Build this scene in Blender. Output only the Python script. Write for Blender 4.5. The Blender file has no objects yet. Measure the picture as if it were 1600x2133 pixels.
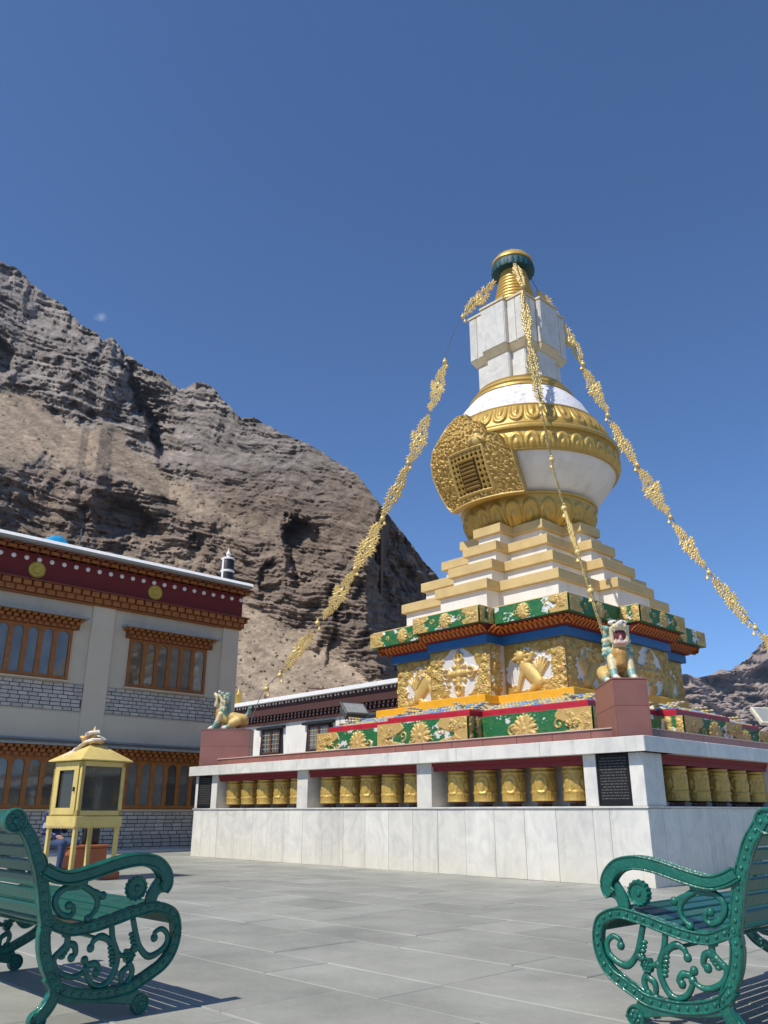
import bpy, math, random
import numpy as np
from mathutils import Vector, Matrix
R = math.radians
random.seed(7)
rng = np.random.default_rng(11)
scene = bpy.context.scene
COL = scene.collection

# ---------------------------------------------------------------- camera
cam_d = bpy.data.cameras.new('camera')
cam_d.sensor_fit = 'HORIZONTAL'; cam_d.sensor_width = 36.0
cam_d.lens = 36.0 * 1695.0 / 1600.0
cam_d.clip_start = 0.05; cam_d.clip_end = 9000
cam = bpy.data.objects.new('camera', cam_d); COL.objects.link(cam)
cam.location = (0, 0, 0.9); cam.rotation_euler = (R(90 + 20.22), 0, 0)
scene.camera = cam

# ---------------------------------------------------------------- sky and sun
SUN_EL = R(54); SUN_H = Vector((-0.765, -0.644, 0)).normalized()
SUN = Vector((SUN_H.x * math.cos(SUN_EL), SUN_H.y * math.cos(SUN_EL), math.sin(SUN_EL)))
world = bpy.data.worlds.new('World'); scene.world = world; world.use_nodes = True
wn = world.node_tree; wn.nodes.clear()
w_out = wn.nodes.new('ShaderNodeOutputWorld'); w_bg = wn.nodes.new('ShaderNodeBackground')
w_sky = wn.nodes.new('ShaderNodeTexSky'); w_sky.sky_type = 'NISHITA'; w_sky.sun_disc = False
w_sky.sun_elevation = SUN_EL; w_sky.sun_rotation = math.atan2(SUN_H.x, SUN_H.y)
w_sky.altitude = 3000; w_sky.air_density = 1.0; w_sky.dust_density = 0.15; w_sky.ozone_density = 4.0
w_bg.inputs['Strength'].default_value = 0.12
# one wisp of cloud above the ridge
w_geo = wn.nodes.new('ShaderNodeNewGeometry')
cd = Vector((math.sin(R(-22.13)) * math.cos(R(31.65)), math.cos(R(-22.13)) * math.cos(R(31.65)), math.sin(R(31.65))))
w_sub = wn.nodes.new('ShaderNodeVectorMath'); w_sub.operation = 'ADD'; w_sub.inputs[1].default_value = cd
wn.links.new(w_geo.outputs['Incoming'], w_sub.inputs[0])
w_ns = wn.nodes.new('ShaderNodeTexNoise'); w_ns.inputs['Scale'].default_value = 180; w_ns.inputs['Detail'].default_value = 5
wn.links.new(w_sub.outputs[0], w_ns.inputs['Vector'])
w_len = wn.nodes.new('ShaderNodeVectorMath'); w_len.operation = 'LENGTH'
w_sc = wn.nodes.new('ShaderNodeVectorMath'); w_sc.operation = 'MULTIPLY'; w_sc.inputs[1].default_value = (95, 95, 170)
wn.links.new(w_sub.outputs[0], w_sc.inputs[0]); wn.links.new(w_sc.outputs[0], w_len.inputs[0])
w_ma = wn.nodes.new('ShaderNodeMath'); w_ma.operation = 'SUBTRACT'
wn.links.new(w_ns.outputs['Fac'], w_ma.inputs[0])
w_mb = wn.nodes.new('ShaderNodeMath'); w_mb.operation = 'MULTIPLY'; w_mb.inputs[1].default_value = 0.62
wn.links.new(w_len.outputs['Value'], w_mb.inputs[0]); wn.links.new(w_mb.outputs[0], w_ma.inputs[1])
w_mc = wn.nodes.new('ShaderNodeMath'); w_mc.operation = 'MULTIPLY'; w_mc.inputs[1].default_value = 0.8; w_mc.use_clamp = True
wn.links.new(w_ma.outputs[0], w_mc.inputs[0])
w_mix = wn.nodes.new('ShaderNodeMix'); w_mix.data_type = 'RGBA'
wn.links.new(w_mc.outputs[0], w_mix.inputs['Factor'])
w_mix.inputs['B'].default_value = (4.2, 5.0, 6.2, 1)
w_tint = wn.nodes.new('ShaderNodeVectorMath'); w_tint.operation = 'MULTIPLY'; w_tint.inputs[1].default_value = (0.96, 1.17, 1.36)   # the deep clear blue of high altitude
wn.links.new(w_sky.outputs[0], w_tint.inputs[0]); wn.links.new(w_tint.outputs[0], w_mix.inputs['A']); wn.links.new(w_mix.outputs['Result'], w_bg.inputs['Color'])
wn.links.new(w_bg.outputs[0], w_out.inputs[0])

sun_d = bpy.data.lights.new('sun', 'SUN'); sun_d.energy = 4.9; sun_d.angle = R(0.53); sun_d.color = (1.0, 0.94, 0.84)
sun = bpy.data.objects.new('sun', sun_d); COL.objects.link(sun); sun.location = (-40, -30, 60)
sun.rotation_euler = (-SUN).to_track_quat('-Z', 'Y').to_euler()
vs = scene.view_settings
vs.view_transform = 'Standard'; vs.look = 'None'; vs.gamma = 1.0; vs.exposure = 0.0; vs.use_curve_mapping = False
scene.cycles.max_bounces = 6

# ---------------------------------------------------------------- materials
def nnode(nt, t, **kw):
    n = nt.nodes.new(t)
    for k, v in kw.items(): setattr(n, k, v)
    return n
MATS = {}
def mat(name, col, rough=0.6, metal=0.0, var=0.15, scale=6.0, bump=0.15, bscale=40.0, orand=0.0, attr=False,
        spec=0.5, dirt=None, stretch=None, coat=0.0, fine=0.0):
    if name in MATS: return MATS[name]
    m = bpy.data.materials.new(name); m.use_nodes = True; nt = m.node_tree; L = nt.links
    b = nt.nodes['Principled BSDF']
    geo = nnode(nt, 'ShaderNodeNewGeometry'); pos = geo.outputs['Position']
    if stretch:
        mp = nnode(nt, 'ShaderNodeVectorMath', operation='MULTIPLY'); mp.inputs[1].default_value = stretch
        L.new(pos, mp.inputs[0]); pos = mp.outputs[0]
    no = nnode(nt, 'ShaderNodeTexNoise'); no.inputs['Scale'].default_value = scale; no.inputs['Detail'].default_value = 6
    no.inputs['Roughness'].default_value = 0.6
    L.new(pos, no.inputs['Vector'])
    mr = nnode(nt, 'ShaderNodeMapRange'); mr.inputs['From Min'].default_value = 0.3; mr.inputs['From Max'].default_value = 0.7
    mr.inputs['To Min'].default_value = 1 - var; mr.inputs['To Max'].default_value = 1 + var
    L.new(no.outputs['Fac'], mr.inputs['Value'])
    val = mr.outputs['Result']
    if orand:
        oi = nnode(nt, 'ShaderNodeObjectInfo'); m2 = nnode(nt, 'ShaderNodeMapRange')
        m2.inputs['To Min'].default_value = 1 - orand; m2.inputs['To Max'].default_value = 1 + orand
        L.new(oi.outputs['Random'], m2.inputs['Value'])
        mm = nnode(nt, 'ShaderNodeMath', operation='MULTIPLY'); L.new(val, mm.inputs[0]); L.new(m2.outputs['Result'], mm.inputs[1]); val = mm.outputs[0]
    if fine:
        nf = nnode(nt, 'ShaderNodeTexNoise'); nf.inputs['Scale'].default_value = 160; nf.inputs['Detail'].default_value = 3
        L.new(pos, nf.inputs['Vector'])
        m3 = nnode(nt, 'ShaderNodeMapRange'); m3.inputs['From Min'].default_value = 0.3; m3.inputs['From Max'].default_value = 0.7
        m3.inputs['To Min'].default_value = 1 - fine; m3.inputs['To Max'].default_value = 1 + fine
        L.new(nf.outputs['Fac'], m3.inputs['Value'])
        mm = nnode(nt, 'ShaderNodeMath', operation='MULTIPLY'); L.new(val, mm.inputs[0]); L.new(m3.outputs['Result'], mm.inputs[1]); val = mm.outputs[0]
    sc = nnode(nt, 'ShaderNodeVectorMath', operation='SCALE')
    if attr:
        at = nnode(nt, 'ShaderNodeAttribute', attribute_name='Col'); L.new(at.outputs['Color'], sc.inputs[0])
    else:
        sc.inputs[0].default_value = col
    L.new(val, sc.inputs['Scale'])
    out = sc.outputs[0]
    if dirt:
        dc, damt, dscale = dirt
        nd = nnode(nt, 'ShaderNodeTexNoise'); nd.inputs['Scale'].default_value = dscale; nd.inputs['Detail'].default_value = 7
        nd.inputs['Roughness'].default_value = 0.7
        L.new(pos, nd.inputs['Vector'])
        m4 = nnode(nt, 'ShaderNodeMapRange'); m4.inputs['From Min'].default_value = 0.5; m4.inputs['From Max'].default_value = 0.72
        m4.inputs['To Max'].default_value = damt
        L.new(nd.outputs['Fac'], m4.inputs['Value'])
        mx = nnode(nt, 'ShaderNodeMix', data_type='RGBA'); L.new(m4.outputs['Result'], mx.inputs['Factor'])
        L.new(out, mx.inputs['A']); mx.inputs['B'].default_value = (*dc, 1); out = mx.outputs['Result']
    L.new(out, b.inputs['Base Color'])
    b.inputs['Roughness'].default_value = rough; b.inputs['Metallic'].default_value = metal
    b.inputs['Specular IOR Level'].default_value = spec
    b.inputs['Coat Weight'].default_value = coat
    rr = nnode(nt, 'ShaderNodeMapRange'); rr.inputs['To Min'].default_value = max(0.02, rough - 0.12); rr.inputs['To Max'].default_value = min(1, rough + 0.12)
    L.new(no.outputs['Fac'], rr.inputs['Value']); L.new(rr.outputs['Result'], b.inputs['Roughness'])
    if bump:
        nb = nnode(nt, 'ShaderNodeTexNoise'); nb.inputs['Scale'].default_value = bscale; nb.inputs['Detail'].default_value = 4
        L.new(pos, nb.inputs['Vector'])
        bp = nnode(nt, 'ShaderNodeBump'); bp.inputs['Strength'].default_value = bump; bp.inputs['Distance'].default_value = 0.02
        L.new(nb.outputs['Fac'], bp.inputs['Height']); L.new(bp.outputs[0], b.inputs['Normal'])
    MATS[name] = m; return m

def marble_mat(name, base, vein, tint, rough=0.35):
    m = bpy.data.materials.new(name); m.use_nodes = True; nt = m.node_tree; L = nt.links; b = nt.nodes['Principled BSDF']
    geo = nnode(nt, 'ShaderNodeNewGeometry'); oi = nnode(nt, 'ShaderNodeObjectInfo')
    off = nnode(nt, 'ShaderNodeVectorMath', operation='SCALE'); off.inputs[0].default_value = (37, 19, 53); L.new(oi.outputs['Random'], off.inputs['Scale'])
    ad = nnode(nt, 'ShaderNodeVectorMath', operation='ADD'); L.new(geo.outputs['Position'], ad.inputs[0]); L.new(off.outputs[0], ad.inputs[1])
    n1 = nnode(nt, 'ShaderNodeTexNoise'); n1.inputs['Scale'].default_value = 2.2; n1.inputs['Detail'].default_value = 8; n1.inputs['Roughness'].default_value = 0.65
    n1.inputs['Distortion'].default_value = 1.6
    L.new(ad.outputs[0], n1.inputs['Vector'])
    rp = nnode(nt, 'ShaderNodeValToRGB'); e = rp.color_ramp.elements
    e[0].position = 0.33; e[0].color = (*vein, 1); e[1].position = 0.6; e[1].color = (*base, 1)
    L.new(n1.outputs['Fac'], rp.inputs['Fac'])
    wv = nnode(nt, 'ShaderNodeTexWave'); wv.inputs['Scale'].default_value = 0.9; wv.inputs['Distortion'].default_value = 14; wv.inputs['Detail'].default_value = 4
    L.new(ad.outputs[0], wv.inputs['Vector'])
    r2 = nnode(nt, 'ShaderNodeMapRange'); r2.inputs['From Min'].default_value = 0.0; r2.inputs['From Max'].default_value = 0.12; r2.inputs['To Min'].default_value = 0.14; r2.inputs['To Max'].default_value = 0.0
    L.new(wv.outputs['Fac'], r2.inputs['Value'])
    mx = nnode(nt, 'ShaderNodeMix', data_type='RGBA'); L.new(r2.outputs['Result'], mx.inputs['Factor']); L.new(rp.outputs[0], mx.inputs['A']); mx.inputs['B'].default_value = (*vein, 1)
    # per-slab tone and water stains rising from the foot
    m2 = nnode(nt, 'ShaderNodeMapRange'); m2.inputs['To Min'].default_value = 0.9; m2.inputs['To Max'].default_value = 1.06; L.new(oi.outputs['Random'], m2.inputs['Value'])
    sc = nnode(nt, 'ShaderNodeVectorMath', operation='SCALE'); L.new(mx.outputs['Result'], sc.inputs[0]); L.new(m2.outputs['Result'], sc.inputs['Scale'])
    sep = nnode(nt, 'ShaderNodeSeparateXYZ'); L.new(geo.outputs['Position'], sep.inputs[0])
    n3 = nnode(nt, 'ShaderNodeTexNoise'); n3.inputs['Scale'].default_value = 3.0; n3.inputs['Detail'].default_value = 6; L.new(geo.outputs['Position'], n3.inputs['Vector'])
    a1 = nnode(nt, 'ShaderNodeMath', operation='MULTIPLY_ADD'); a1.inputs[1].default_value = 0.9; L.new(n3.outputs['Fac'], a1.inputs[0])
    ng = nnode(nt, 'ShaderNodeMath', operation='MULTIPLY'); ng.inputs[1].default_value = -1.0; L.new(sep.outputs['Z'], ng.inputs[0]); L.new(ng.outputs[0], a1.inputs[2])
    m5 = nnode(nt, 'ShaderNodeMapRange'); m5.inputs['From Min'].default_value = -0.05; m5.inputs['From Max'].default_value = 0.5; m5.inputs['To Max'].default_value = 0.55
    L.new(a1.outputs[0], m5.inputs['Value'])
    m6 = nnode(nt, 'ShaderNodeMix', data_type='RGBA'); L.new(m5.outputs['Result'], m6.inputs['Factor']); L.new(sc.outputs[0], m6.inputs['A']); m6.inputs['B'].default_value = (*tint, 1)
    st = nnode(nt, 'ShaderNodeVectorMath', operation='MULTIPLY'); st.inputs[1].default_value = (7, 7, 0.5); L.new(geo.outputs['Position'], st.inputs[0])
    n4 = nnode(nt, 'ShaderNodeTexNoise'); n4.inputs['Scale'].default_value = 1.0; n4.inputs['Detail'].default_value = 5; n4.inputs['Roughness'].default_value = 0.65; L.new(st.outputs[0], n4.inputs['Vector'])
    m7 = nnode(nt, 'ShaderNodeMapRange'); m7.inputs['From Min'].default_value = 0.52; m7.inputs['From Max'].default_value = 0.75; m7.inputs['To Min'].default_value = 1.0; m7.inputs['To Max'].default_value = 0.80; L.new(n4.outputs['Fac'], m7.inputs['Value'])
    s8 = nnode(nt, 'ShaderNodeVectorMath', operation='SCALE'); L.new(m6.outputs['Result'], s8.inputs[0]); L.new(m7.outputs['Result'], s8.inputs['Scale'])
    L.new(s8.outputs[0], b.inputs['Base Color']); b.inputs['Roughness'].default_value = rough
    bp = nnode(nt, 'ShaderNodeBump'); bp.inputs['Strength'].default_value = 0.06; bp.inputs['Distance'].default_value = 0.01
    L.new(n1.outputs['Fac'], bp.inputs['Height']); L.new(bp.outputs[0], b.inputs['Normal'])
    MATS[name] = m; return m

marble_mat('marble', (0.70, 0.675, 0.605), (0.55, 0.535, 0.50), (0.66, 0.6, 0.47))
mat('joint', (0.42, 0.40, 0.37), rough=0.9)
mat('granite', (0.26, 0.11, 0.088), rough=0.4, var=0.10, scale=3, bump=0.05, fine=0.12, orand=0.06)
mat('granite_edge', (0.55, 0.40, 0.33), rough=0.5, var=0.1)
mat('gold', (0.54, 0.355, 0.085), rough=0.42, metal=0.3, var=0.14, scale=5, bump=0.25, bscale=28, orand=0.10, dirt=((0.26, 0.14, 0.03), 0.5, 5))
mat('gold_relief', (0.60, 0.42, 0.13), rough=0.45, metal=0.25, var=0.14, scale=9, bump=0.5, bscale=55, dirt=((0.30, 0.17, 0.04), 0.4, 9), attr=True)
mat('gold_garland', (0.74, 0.56, 0.22), rough=0.48, metal=0.25, var=0.15, scale=6, bump=0.2, orand=0.08)
mat('gold_cap', (0.61, 0.445, 0.195), rough=0.6, metal=0.05, var=0.10, scale=3, bump=0.15, fine=0.05, dirt=((0.42, 0.28, 0.10), 0.35, 2.5))
mat('white_plaster', (0.74, 0.715, 0.66), rough=0.8, var=0.06, scale=2.5, bump=0.1, dirt=((0.50, 0.45, 0.36), 0.5, 2.6), stretch=(1, 1, 0.45))
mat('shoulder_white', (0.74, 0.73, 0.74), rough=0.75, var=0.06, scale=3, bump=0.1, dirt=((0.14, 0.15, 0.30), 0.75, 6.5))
mat('green_paint', (0.02, 0.17, 0.06), rough=0.5, var=0.15)
mat('painted', (1, 1, 1), rough=0.5, var=0.12, scale=6, bump=0.2, attr=True)
mat('blue_paint', (0.012, 0.11, 0.30), rough=0.5, var=0.15, scale=4, dirt=((0.03, 0.16, 0.34), 0.4, 3))
mat('red_paint', (0.45, 0.012, 0.03), rough=0.45, var=0.12)
mat('yellow_paint', (0.75, 0.36, 0.012), rough=0.5, var=0.08, dirt=((0.7, 0.45, 0.1), 0.3, 5))
mat('teal_fringe', (0.006, 0.06, 0.075), rough=0.6, var=0.25)
mat('cream_trim', (0.62, 0.52, 0.34), rough=0.6, var=0.1)
mat('maroon', (0.145, 0.012, 0.012), rough=0.75, var=0.18, scale=5)
mat('red_soffit', (0.20, 0.015, 0.02), rough=0.7, var=0.15)
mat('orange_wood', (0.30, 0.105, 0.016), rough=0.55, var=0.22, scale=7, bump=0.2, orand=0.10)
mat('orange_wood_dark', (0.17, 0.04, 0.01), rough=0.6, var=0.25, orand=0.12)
mat('wall_paint', (0.58, 0.505, 0.38), rough=0.9, var=0.07, scale=1.6, bump=0.12, bscale=90, dirt=((0.36, 0.31, 0.23), 0.5, 1.6), stretch=(1, 1, 0.5))
mat('wall_pilaster', (0.61, 0.53, 0.40), rough=0.9, var=0.05, scale=1.6, bump=0.12, bscale=90)
mat('brick_grey', (0.47, 0.44, 0.39), rough=0.9, var=0.14, scale=14, bump=0.5, bscale=45, orand=0.16)
mat('mortar_dark', (0.09, 0.085, 0.08), rough=0.95)
mat('white_paint', (0.78, 0.77, 0.74), rough=0.6, var=0.05)
mat('roof_white', (0.80, 0.80, 0.78), rough=0.5, var=0.06)
mat('roof_grey', (0.30, 0.30, 0.29), rough=0.8)
mat('disc_gold', (0.50, 0.36, 0.06), rough=0.45, metal=0.3, var=0.12)
mat('brown_frieze', (0.068, 0.024, 0.021), rough=0.85, var=0.15, scale=4)
mat('black_paint', (0.012, 0.012, 0.014), rough=0.5)
mat('dark_wood', (0.09, 0.035, 0.018), rough=0.6, var=0.25)
mat('straw_wood', (0.42, 0.33, 0.19), rough=0.8, var=0.2)
mat('plaque_black', (0.012, 0.012, 0.013), rough=0.5, spec=0.25)
mat('plaque_text', (0.085, 0.083, 0.076), rough=0.5)
mat('cabinet_yellow', (0.66, 0.50, 0.16), rough=0.5, var=0.1, scale=4, bump=0.12, dirt=((0.36, 0.25, 0.08), 0.45, 5))
mat('terracotta', (0.36, 0.10, 0.035), rough=0.5, var=0.15, scale=5)
mat('scarf_white', (0.72, 0.64, 0.52), rough=0.85, var=0.12, scale=14)
mat('scarf_orange', (0.72, 0.42, 0.16), rough=0.85, var=0.12, scale=14)
mat('tarp_blue', (0.02, 0.30, 0.55), rough=0.4)
mat('metal_grey', (0.16, 0.17, 0.165), rough=0.4, metal=0.6)
mat('lamp_glass', (0.30, 0.31, 0.29), rough=0.15)
mat('lamp_cream', (0.62, 0.58, 0.45), rough=0.6)
mat('slate', (0.285, 0.288, 0.252), rough=0.62, var=0.19, scale=1.2, bump=0.3, bscale=14, orand=0.10, dirt=((0.38, 0.37, 0.33), 0.6, 1.1), fine=0.08)
mat('slate_far', (0.285, 0.288, 0.252), rough=0.62, var=0.14, scale=1.4, bump=0.2, bscale=14, attr=True, dirt=((0.36, 0.35, 0.32), 0.4, 1.5))
mat('mortar_light', (0.335, 0.325, 0.29), rough=0.9, var=0.3, scale=2.2, dirt=((0.52, 0.50, 0.45), 0.9, 1.3))
mat('kerb_stone', (0.55, 0.54, 0.50), rough=0.85, var=0.1)
mat('earth', (0.26, 0.21, 0.16), rough=0.95, var=0.2, scale=0.4)
mat('bench_iron', (0.004, 0.118, 0.082), rough=0.34, var=0.28, scale=18, bump=0.3, bscale=60, dirt=((0.003, 0.075, 0.055), 0.5, 22), coat=0.3)
mat('bench_wood', (0.005, 0.092, 0.07), rough=0.38, var=0.18, scale=10, bump=0.2, bscale=60, orand=0.12, coat=0.15)
mat('statue', (1, 1, 1), rough=0.42, var=0.14, scale=14, bump=0.3, bscale=60, attr=True, coat=0.0, dirt=((0.20, 0.13, 0.06), 0.4, 12))
mat('cloth', (1, 1, 1), rough=0.85, var=0.15, scale=30, bump=0.2, attr=True)
mat('soot', (0.10, 0.10, 0.09), rough=0.7, var=0.4, scale=6)

def glass_mat(name, tint, rough=0.04, alpha_dark=True):
    m = bpy.data.materials.new(name); m.use_nodes = True; nt = m.node_tree; L = nt.links; b = nt.nodes['Principled BSDF']
    geo = nnode(nt, 'ShaderNodeNewGeometry'); no = nnode(nt, 'ShaderNodeTexNoise'); no.inputs['Scale'].default_value = 2.5; no.inputs['Detail'].default_value = 4
    L.new(geo.outputs['Position'], no.inputs['Vector'])
    mr = nnode(nt, 'ShaderNodeMapRange'); mr.inputs['To Min'].default_value = 0.5; mr.inputs['To Max'].default_value = 1.6; L.new(no.outputs['Fac'], mr.inputs['Value'])
    oi = nnode(nt, 'ShaderNodeObjectInfo'); mo_ = nnode(nt, 'ShaderNodeMapRange'); mo_.inputs['To Min'].default_value = 0.35; mo_.inputs['To Max'].default_value = 1.7; L.new(oi.outputs['Random'], mo_.inputs['Value'])
    mm_ = nnode(nt, 'ShaderNodeMath', operation='MULTIPLY'); L.new(mr.outputs['Result'], mm_.inputs[0]); L.new(mo_.outputs['Result'], mm_.inputs[1])
    sc = nnode(nt, 'ShaderNodeVectorMath', operation='SCALE'); sc.inputs[0].default_value = tint; L.new(mm_.outputs[0], sc.inputs['Scale'])
    L.new(sc.outputs[0], b.inputs['Base Color']); b.inputs['Roughness'].default_value = rough; b.inputs['Specular IOR Level'].default_value = 0.9
    bp = nnode(nt, 'ShaderNodeBump'); bp.inputs['Strength'].default_value = 0.04; bp.inputs['Distance'].default_value = 0.05
    L.new(no.outputs['Fac'], bp.inputs['Height']); L.new(bp.outputs[0], b.inputs['Normal'])
    MATS[name] = m; return m
glass_mat('window_glass', (0.12, 0.125, 0.12))
def clear_glass(name):
    m = bpy.data.materials.new(name); m.use_nodes = True; nt = m.node_tree; L = nt.links; nt.nodes.clear()
    o = nnode(nt, 'ShaderNodeOutputMaterial'); tr = nnode(nt, 'ShaderNodeBsdfTransparent'); tr.inputs[0].default_value = (0.62, 0.63, 0.60, 1)
    gl = nnode(nt, 'ShaderNodeBsdfGlossy'); gl.inputs['Roughness'].default_value = 0.05
    df = nnode(nt, 'ShaderNodeBsdfDiffuse'); df.inputs[0].default_value = (0.3, 0.29, 0.26, 1)
    fr = nnode(nt, 'ShaderNodeFresnel'); fr.inputs[0].default_value = 1.5
    m1 = nnode(nt, 'ShaderNodeMixShader'); m2 = nnode(nt, 'ShaderNodeMixShader'); m2.inputs[0].default_value = 0.14
    L.new(fr.outputs[0], m1.inputs[0]); L.new(tr.outputs[0], m1.inputs[1]); L.new(gl.outputs[0], m1.inputs[2])
    L.new(m1.outputs[0], m2.inputs[1]); L.new(df.outputs[0], m2.inputs[2]); L.new(m2.outputs[0], o.inputs[0])
    MATS[name] = m
clear_glass('cabinet_glass')

# ---------------------------------------------------------------- helpers
def spline(pts, n=6):
    P = [np.array(p, float) for p in pts]
    P = [2 * P[0] - P[1]] + P + [2 * P[-1] - P[-2]]
    out = []
    for i in range(1, len(P) - 2):
        for k in range(n):
            t = k / n
            a, b, c, d = P[i - 1], P[i], P[i + 1], P[i + 2]
            out.append(0.5 * ((2 * b) + (c - a) * t + (2 * a - 5 * b + 4 * c - d) * t * t + (3 * b - a - 3 * c + d) * t ** 3))
    out.append(P[-2]); return out

class MB:
    def __init__(s): s.v = []; s.f = []; s.c = []; s.col = None
    def setcol(s, c): s.col = c; return s
    def _add(s, V, F):
        o = len(s.v); s.v.extend([tuple(float(x) for x in p) for p in V]); s.f.extend([tuple(o + i for i in f) for f in F])
        if s.col is not None: s.c.extend([s.col] * len(V))
        elif s.c: s.c.extend([(0.5, 0.5, 0.5)] * len(V))
        return o
    def box(s, x0, x1, y0, y1, z0, z1, M=None):
        V = [(x0, y0, z0), (x1, y0, z0), (x1, y1, z0), (x0, y1, z0), (x0, y0, z1), (x1, y0, z1), (x1, y1, z1), (x0, y1, z1)]
        if M is not None: V = [M @ Vector(p) for p in V]
        s._add(V, [(0, 3, 2, 1), (4, 5, 6, 7), (0, 1, 5, 4), (1, 2, 6, 5), (2, 3, 7, 6), (3, 0, 4, 7)]); return s
    def cbox(s, x0, x1, y0, y1, z0, z1, ch=0.01, M=None):
        # box with all twelve edges chamfered
        V = []; 
        for dx in (0, 1):
            for dy in (0, 1):
                for dz in (0, 1):
                    X = (x0, x1)[dx]; Y = (y0, y1)[dy]; Z = (z0, z1)[dz]
                    ix = X + (ch if dx == 0 else -ch); iy = Y + (ch if dy == 0 else -ch); iz = Z + (ch if dz == 0 else -ch)
                    V += [(X, iy, iz), (ix, Y, iz), (ix, iy, Z)]
        if M is not None: V = [M @ Vector(p) for p in V]
        def i(dx, dy, dz, k): return ((dx * 2 + dy) * 2 + dz) * 3 + k
        F = []
        F.append((i(0,0,0,0), i(0,0,1,0), i(0,1,1,0), i(0,1,0,0))); F.append((i(1,0,0,0), i(1,1,0,0), i(1,1,1,0), i(1,0,1,0)))
        F.append((i(0,0,0,1), i(1,0,0,1), i(1,0,1,1), i(0,0,1,1))); F.append((i(0,1,0,1), i(0,1,1,1), i(1,1,1,1), i(1,1,0,1)))
        F.append((i(0,0,0,2), i(0,1,0,2), i(1,1,0,2), i(1,0,0,2))); F.append((i(0,0,1,2), i(1,0,1,2), i(1,1,1,2), i(0,1,1,2)))
        for a in (0, 1):
            for b in (0, 1):
                F.append((i(0,a,b,1), i(1,a,b,1), i(1,a,b,2), i(0,a,b,2))); F.append((i(a,0,b,0), i(a,1,b,0), i(a,1,b,2), i(a,0,b,2))); F.append((i(a,b,0,0), i(a,b,1,0), i(a,b,1,1), i(a,b,0,1)))
                for c in (0, 1): F.append((i(a,b,c,0), i(a,b,c,1), i(a,b,c,2)))
        s._add(V, F); return s
    def loft(s, polys, cap=True):
        n = len(polys[0]); V = [p for q in polys for p in q]; F = []
        for k in range(len(polys) - 1):
            for i in range(n):
                j = (i + 1) % n; F.append((k * n + i, k * n + j, (k + 1) * n + j, (k + 1) * n + i))
        if cap: F.append(tuple(range(n - 1, -1, -1))); F.append(tuple((len(polys) - 1) * n + i for i in range(n)))
        s._add(V, F); return s
    def prism(s, poly, z0, z1):
        return s.loft([[(x, y, z0) for x, y in poly], [(x, y, z1) for x, y in poly]])
    def lathe(s, prof, seg=48, c=(0, 0, 0), closed_top=True, fn=None, arc=None):
        V = []; n = len(prof)
        for i in range(seg):
            t = 2 * math.pi * i / seg
            for j, (r, z) in enumerate(prof):
                rr = r if fn is None else fn(t, j, r, z)
                V.append((c[0] + rr * math.cos(t), c[1] + rr * math.sin(t), c[2] + z))
        F = []
        for i in range(seg):
            k = (i + 1) % seg
            for j in range(n - 1): F.append((i * n + j, k * n + j, k * n + j + 1, i * n + j + 1))
        if closed_top:
            F.append(tuple(i * n for i in range(seg - 1, -1, -1))); F.append(tuple(i * n + n - 1 for i in range(seg)))
        s._add(V, F); return s
    def tube(s, pts, r, seg=8, cap=True):
        P = [Vector(p) for p in pts]; n = len(P); rr = r if hasattr(r, '__len__') else [r] * n
        V = []; up = Vector((0, 0, 1))
        for i in range(n):
            d = (P[min(i + 1, n - 1)] - P[max(i - 1, 0)]).normalized()
            a = d.cross(up)
            if a.length < 1e-3: a = d.cross(Vector((1, 0, 0)))
            a.normalize(); b = a.cross(d)
            for k in range(seg):
                t = 2 * math.pi * k / seg; V.append(P[i] + a * (rr[i] * math.cos(t)) + b * (rr[i] * math.sin(t)))
        F = []
        for i in range(n - 1):
            for k in range(seg):
                q = (k + 1) % seg; F.append((i * seg + k, i * seg + q, (i + 1) * seg + q, (i + 1) * seg + k))
        if cap: F.append(tuple(range(seg - 1, -1, -1))); F.append(tuple((n - 1) * seg + k for k in range(seg)))
        s._add(V, F); return s
    def sphere(s, c, r, su=10, sv=7, M=None):
        if not hasattr(r, '__len__'): r = (r, r, r)
        V = [(0, 0, -1)]
        for j in range(1, sv):
            p = -math.pi / 2 + math.pi * j / sv
            for i in range(su):
                t = 2 * math.pi * i / su; V.append((math.cos(p) * math.cos(t), math.cos(p) * math.sin(t), math.sin(p)))
        V.append((0, 0, 1))
        V = [Vector((x * r[0], y * r[1], z * r[2])) for x, y, z in V]
        if M is not None: V = [M @ p for p in V]
        V = [p + Vector(c) for p in V]
        F = []
        for i in range(su): F.append((0, 1 + (i + 1) % su, 1 + i))
        for j in range(sv - 2):
            for i in range(su):
                k = (i + 1) % su; F.append((1 + j * su + i, 1 + j * su + k, 1 + (j + 1) * su + k, 1 + (j + 1) * su + i))
        t = 1 + (sv - 1) * su; o = 1 + (sv - 2) * su
        for i in range(su): F.append((o + i, o + (i + 1) % su, t))
        s._add(V, F); return s
    def grid(s, P, cols=None, flip=False):
        n, m = P.shape[:2]; F = []
        idx = np.arange(n * m).reshape(n, m)
        a = idx[:-1, :-1].ravel(); b = idx[1:, :-1].ravel(); c = idx[1:, 1:].ravel(); d = idx[:-1, 1:].ravel()
        q = np.stack([a, b, c, d] if not flip else [a, d, c, b], 1)
        o = len(s.v); s.v.extend(map(tuple, P.reshape(-1, 3).tolist())); s.f.extend(map(tuple, (q + o).tolist()))
        if cols is not None: s.c.extend(map(tuple, cols.reshape(-1, 3).tolist()))
        return s
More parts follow.
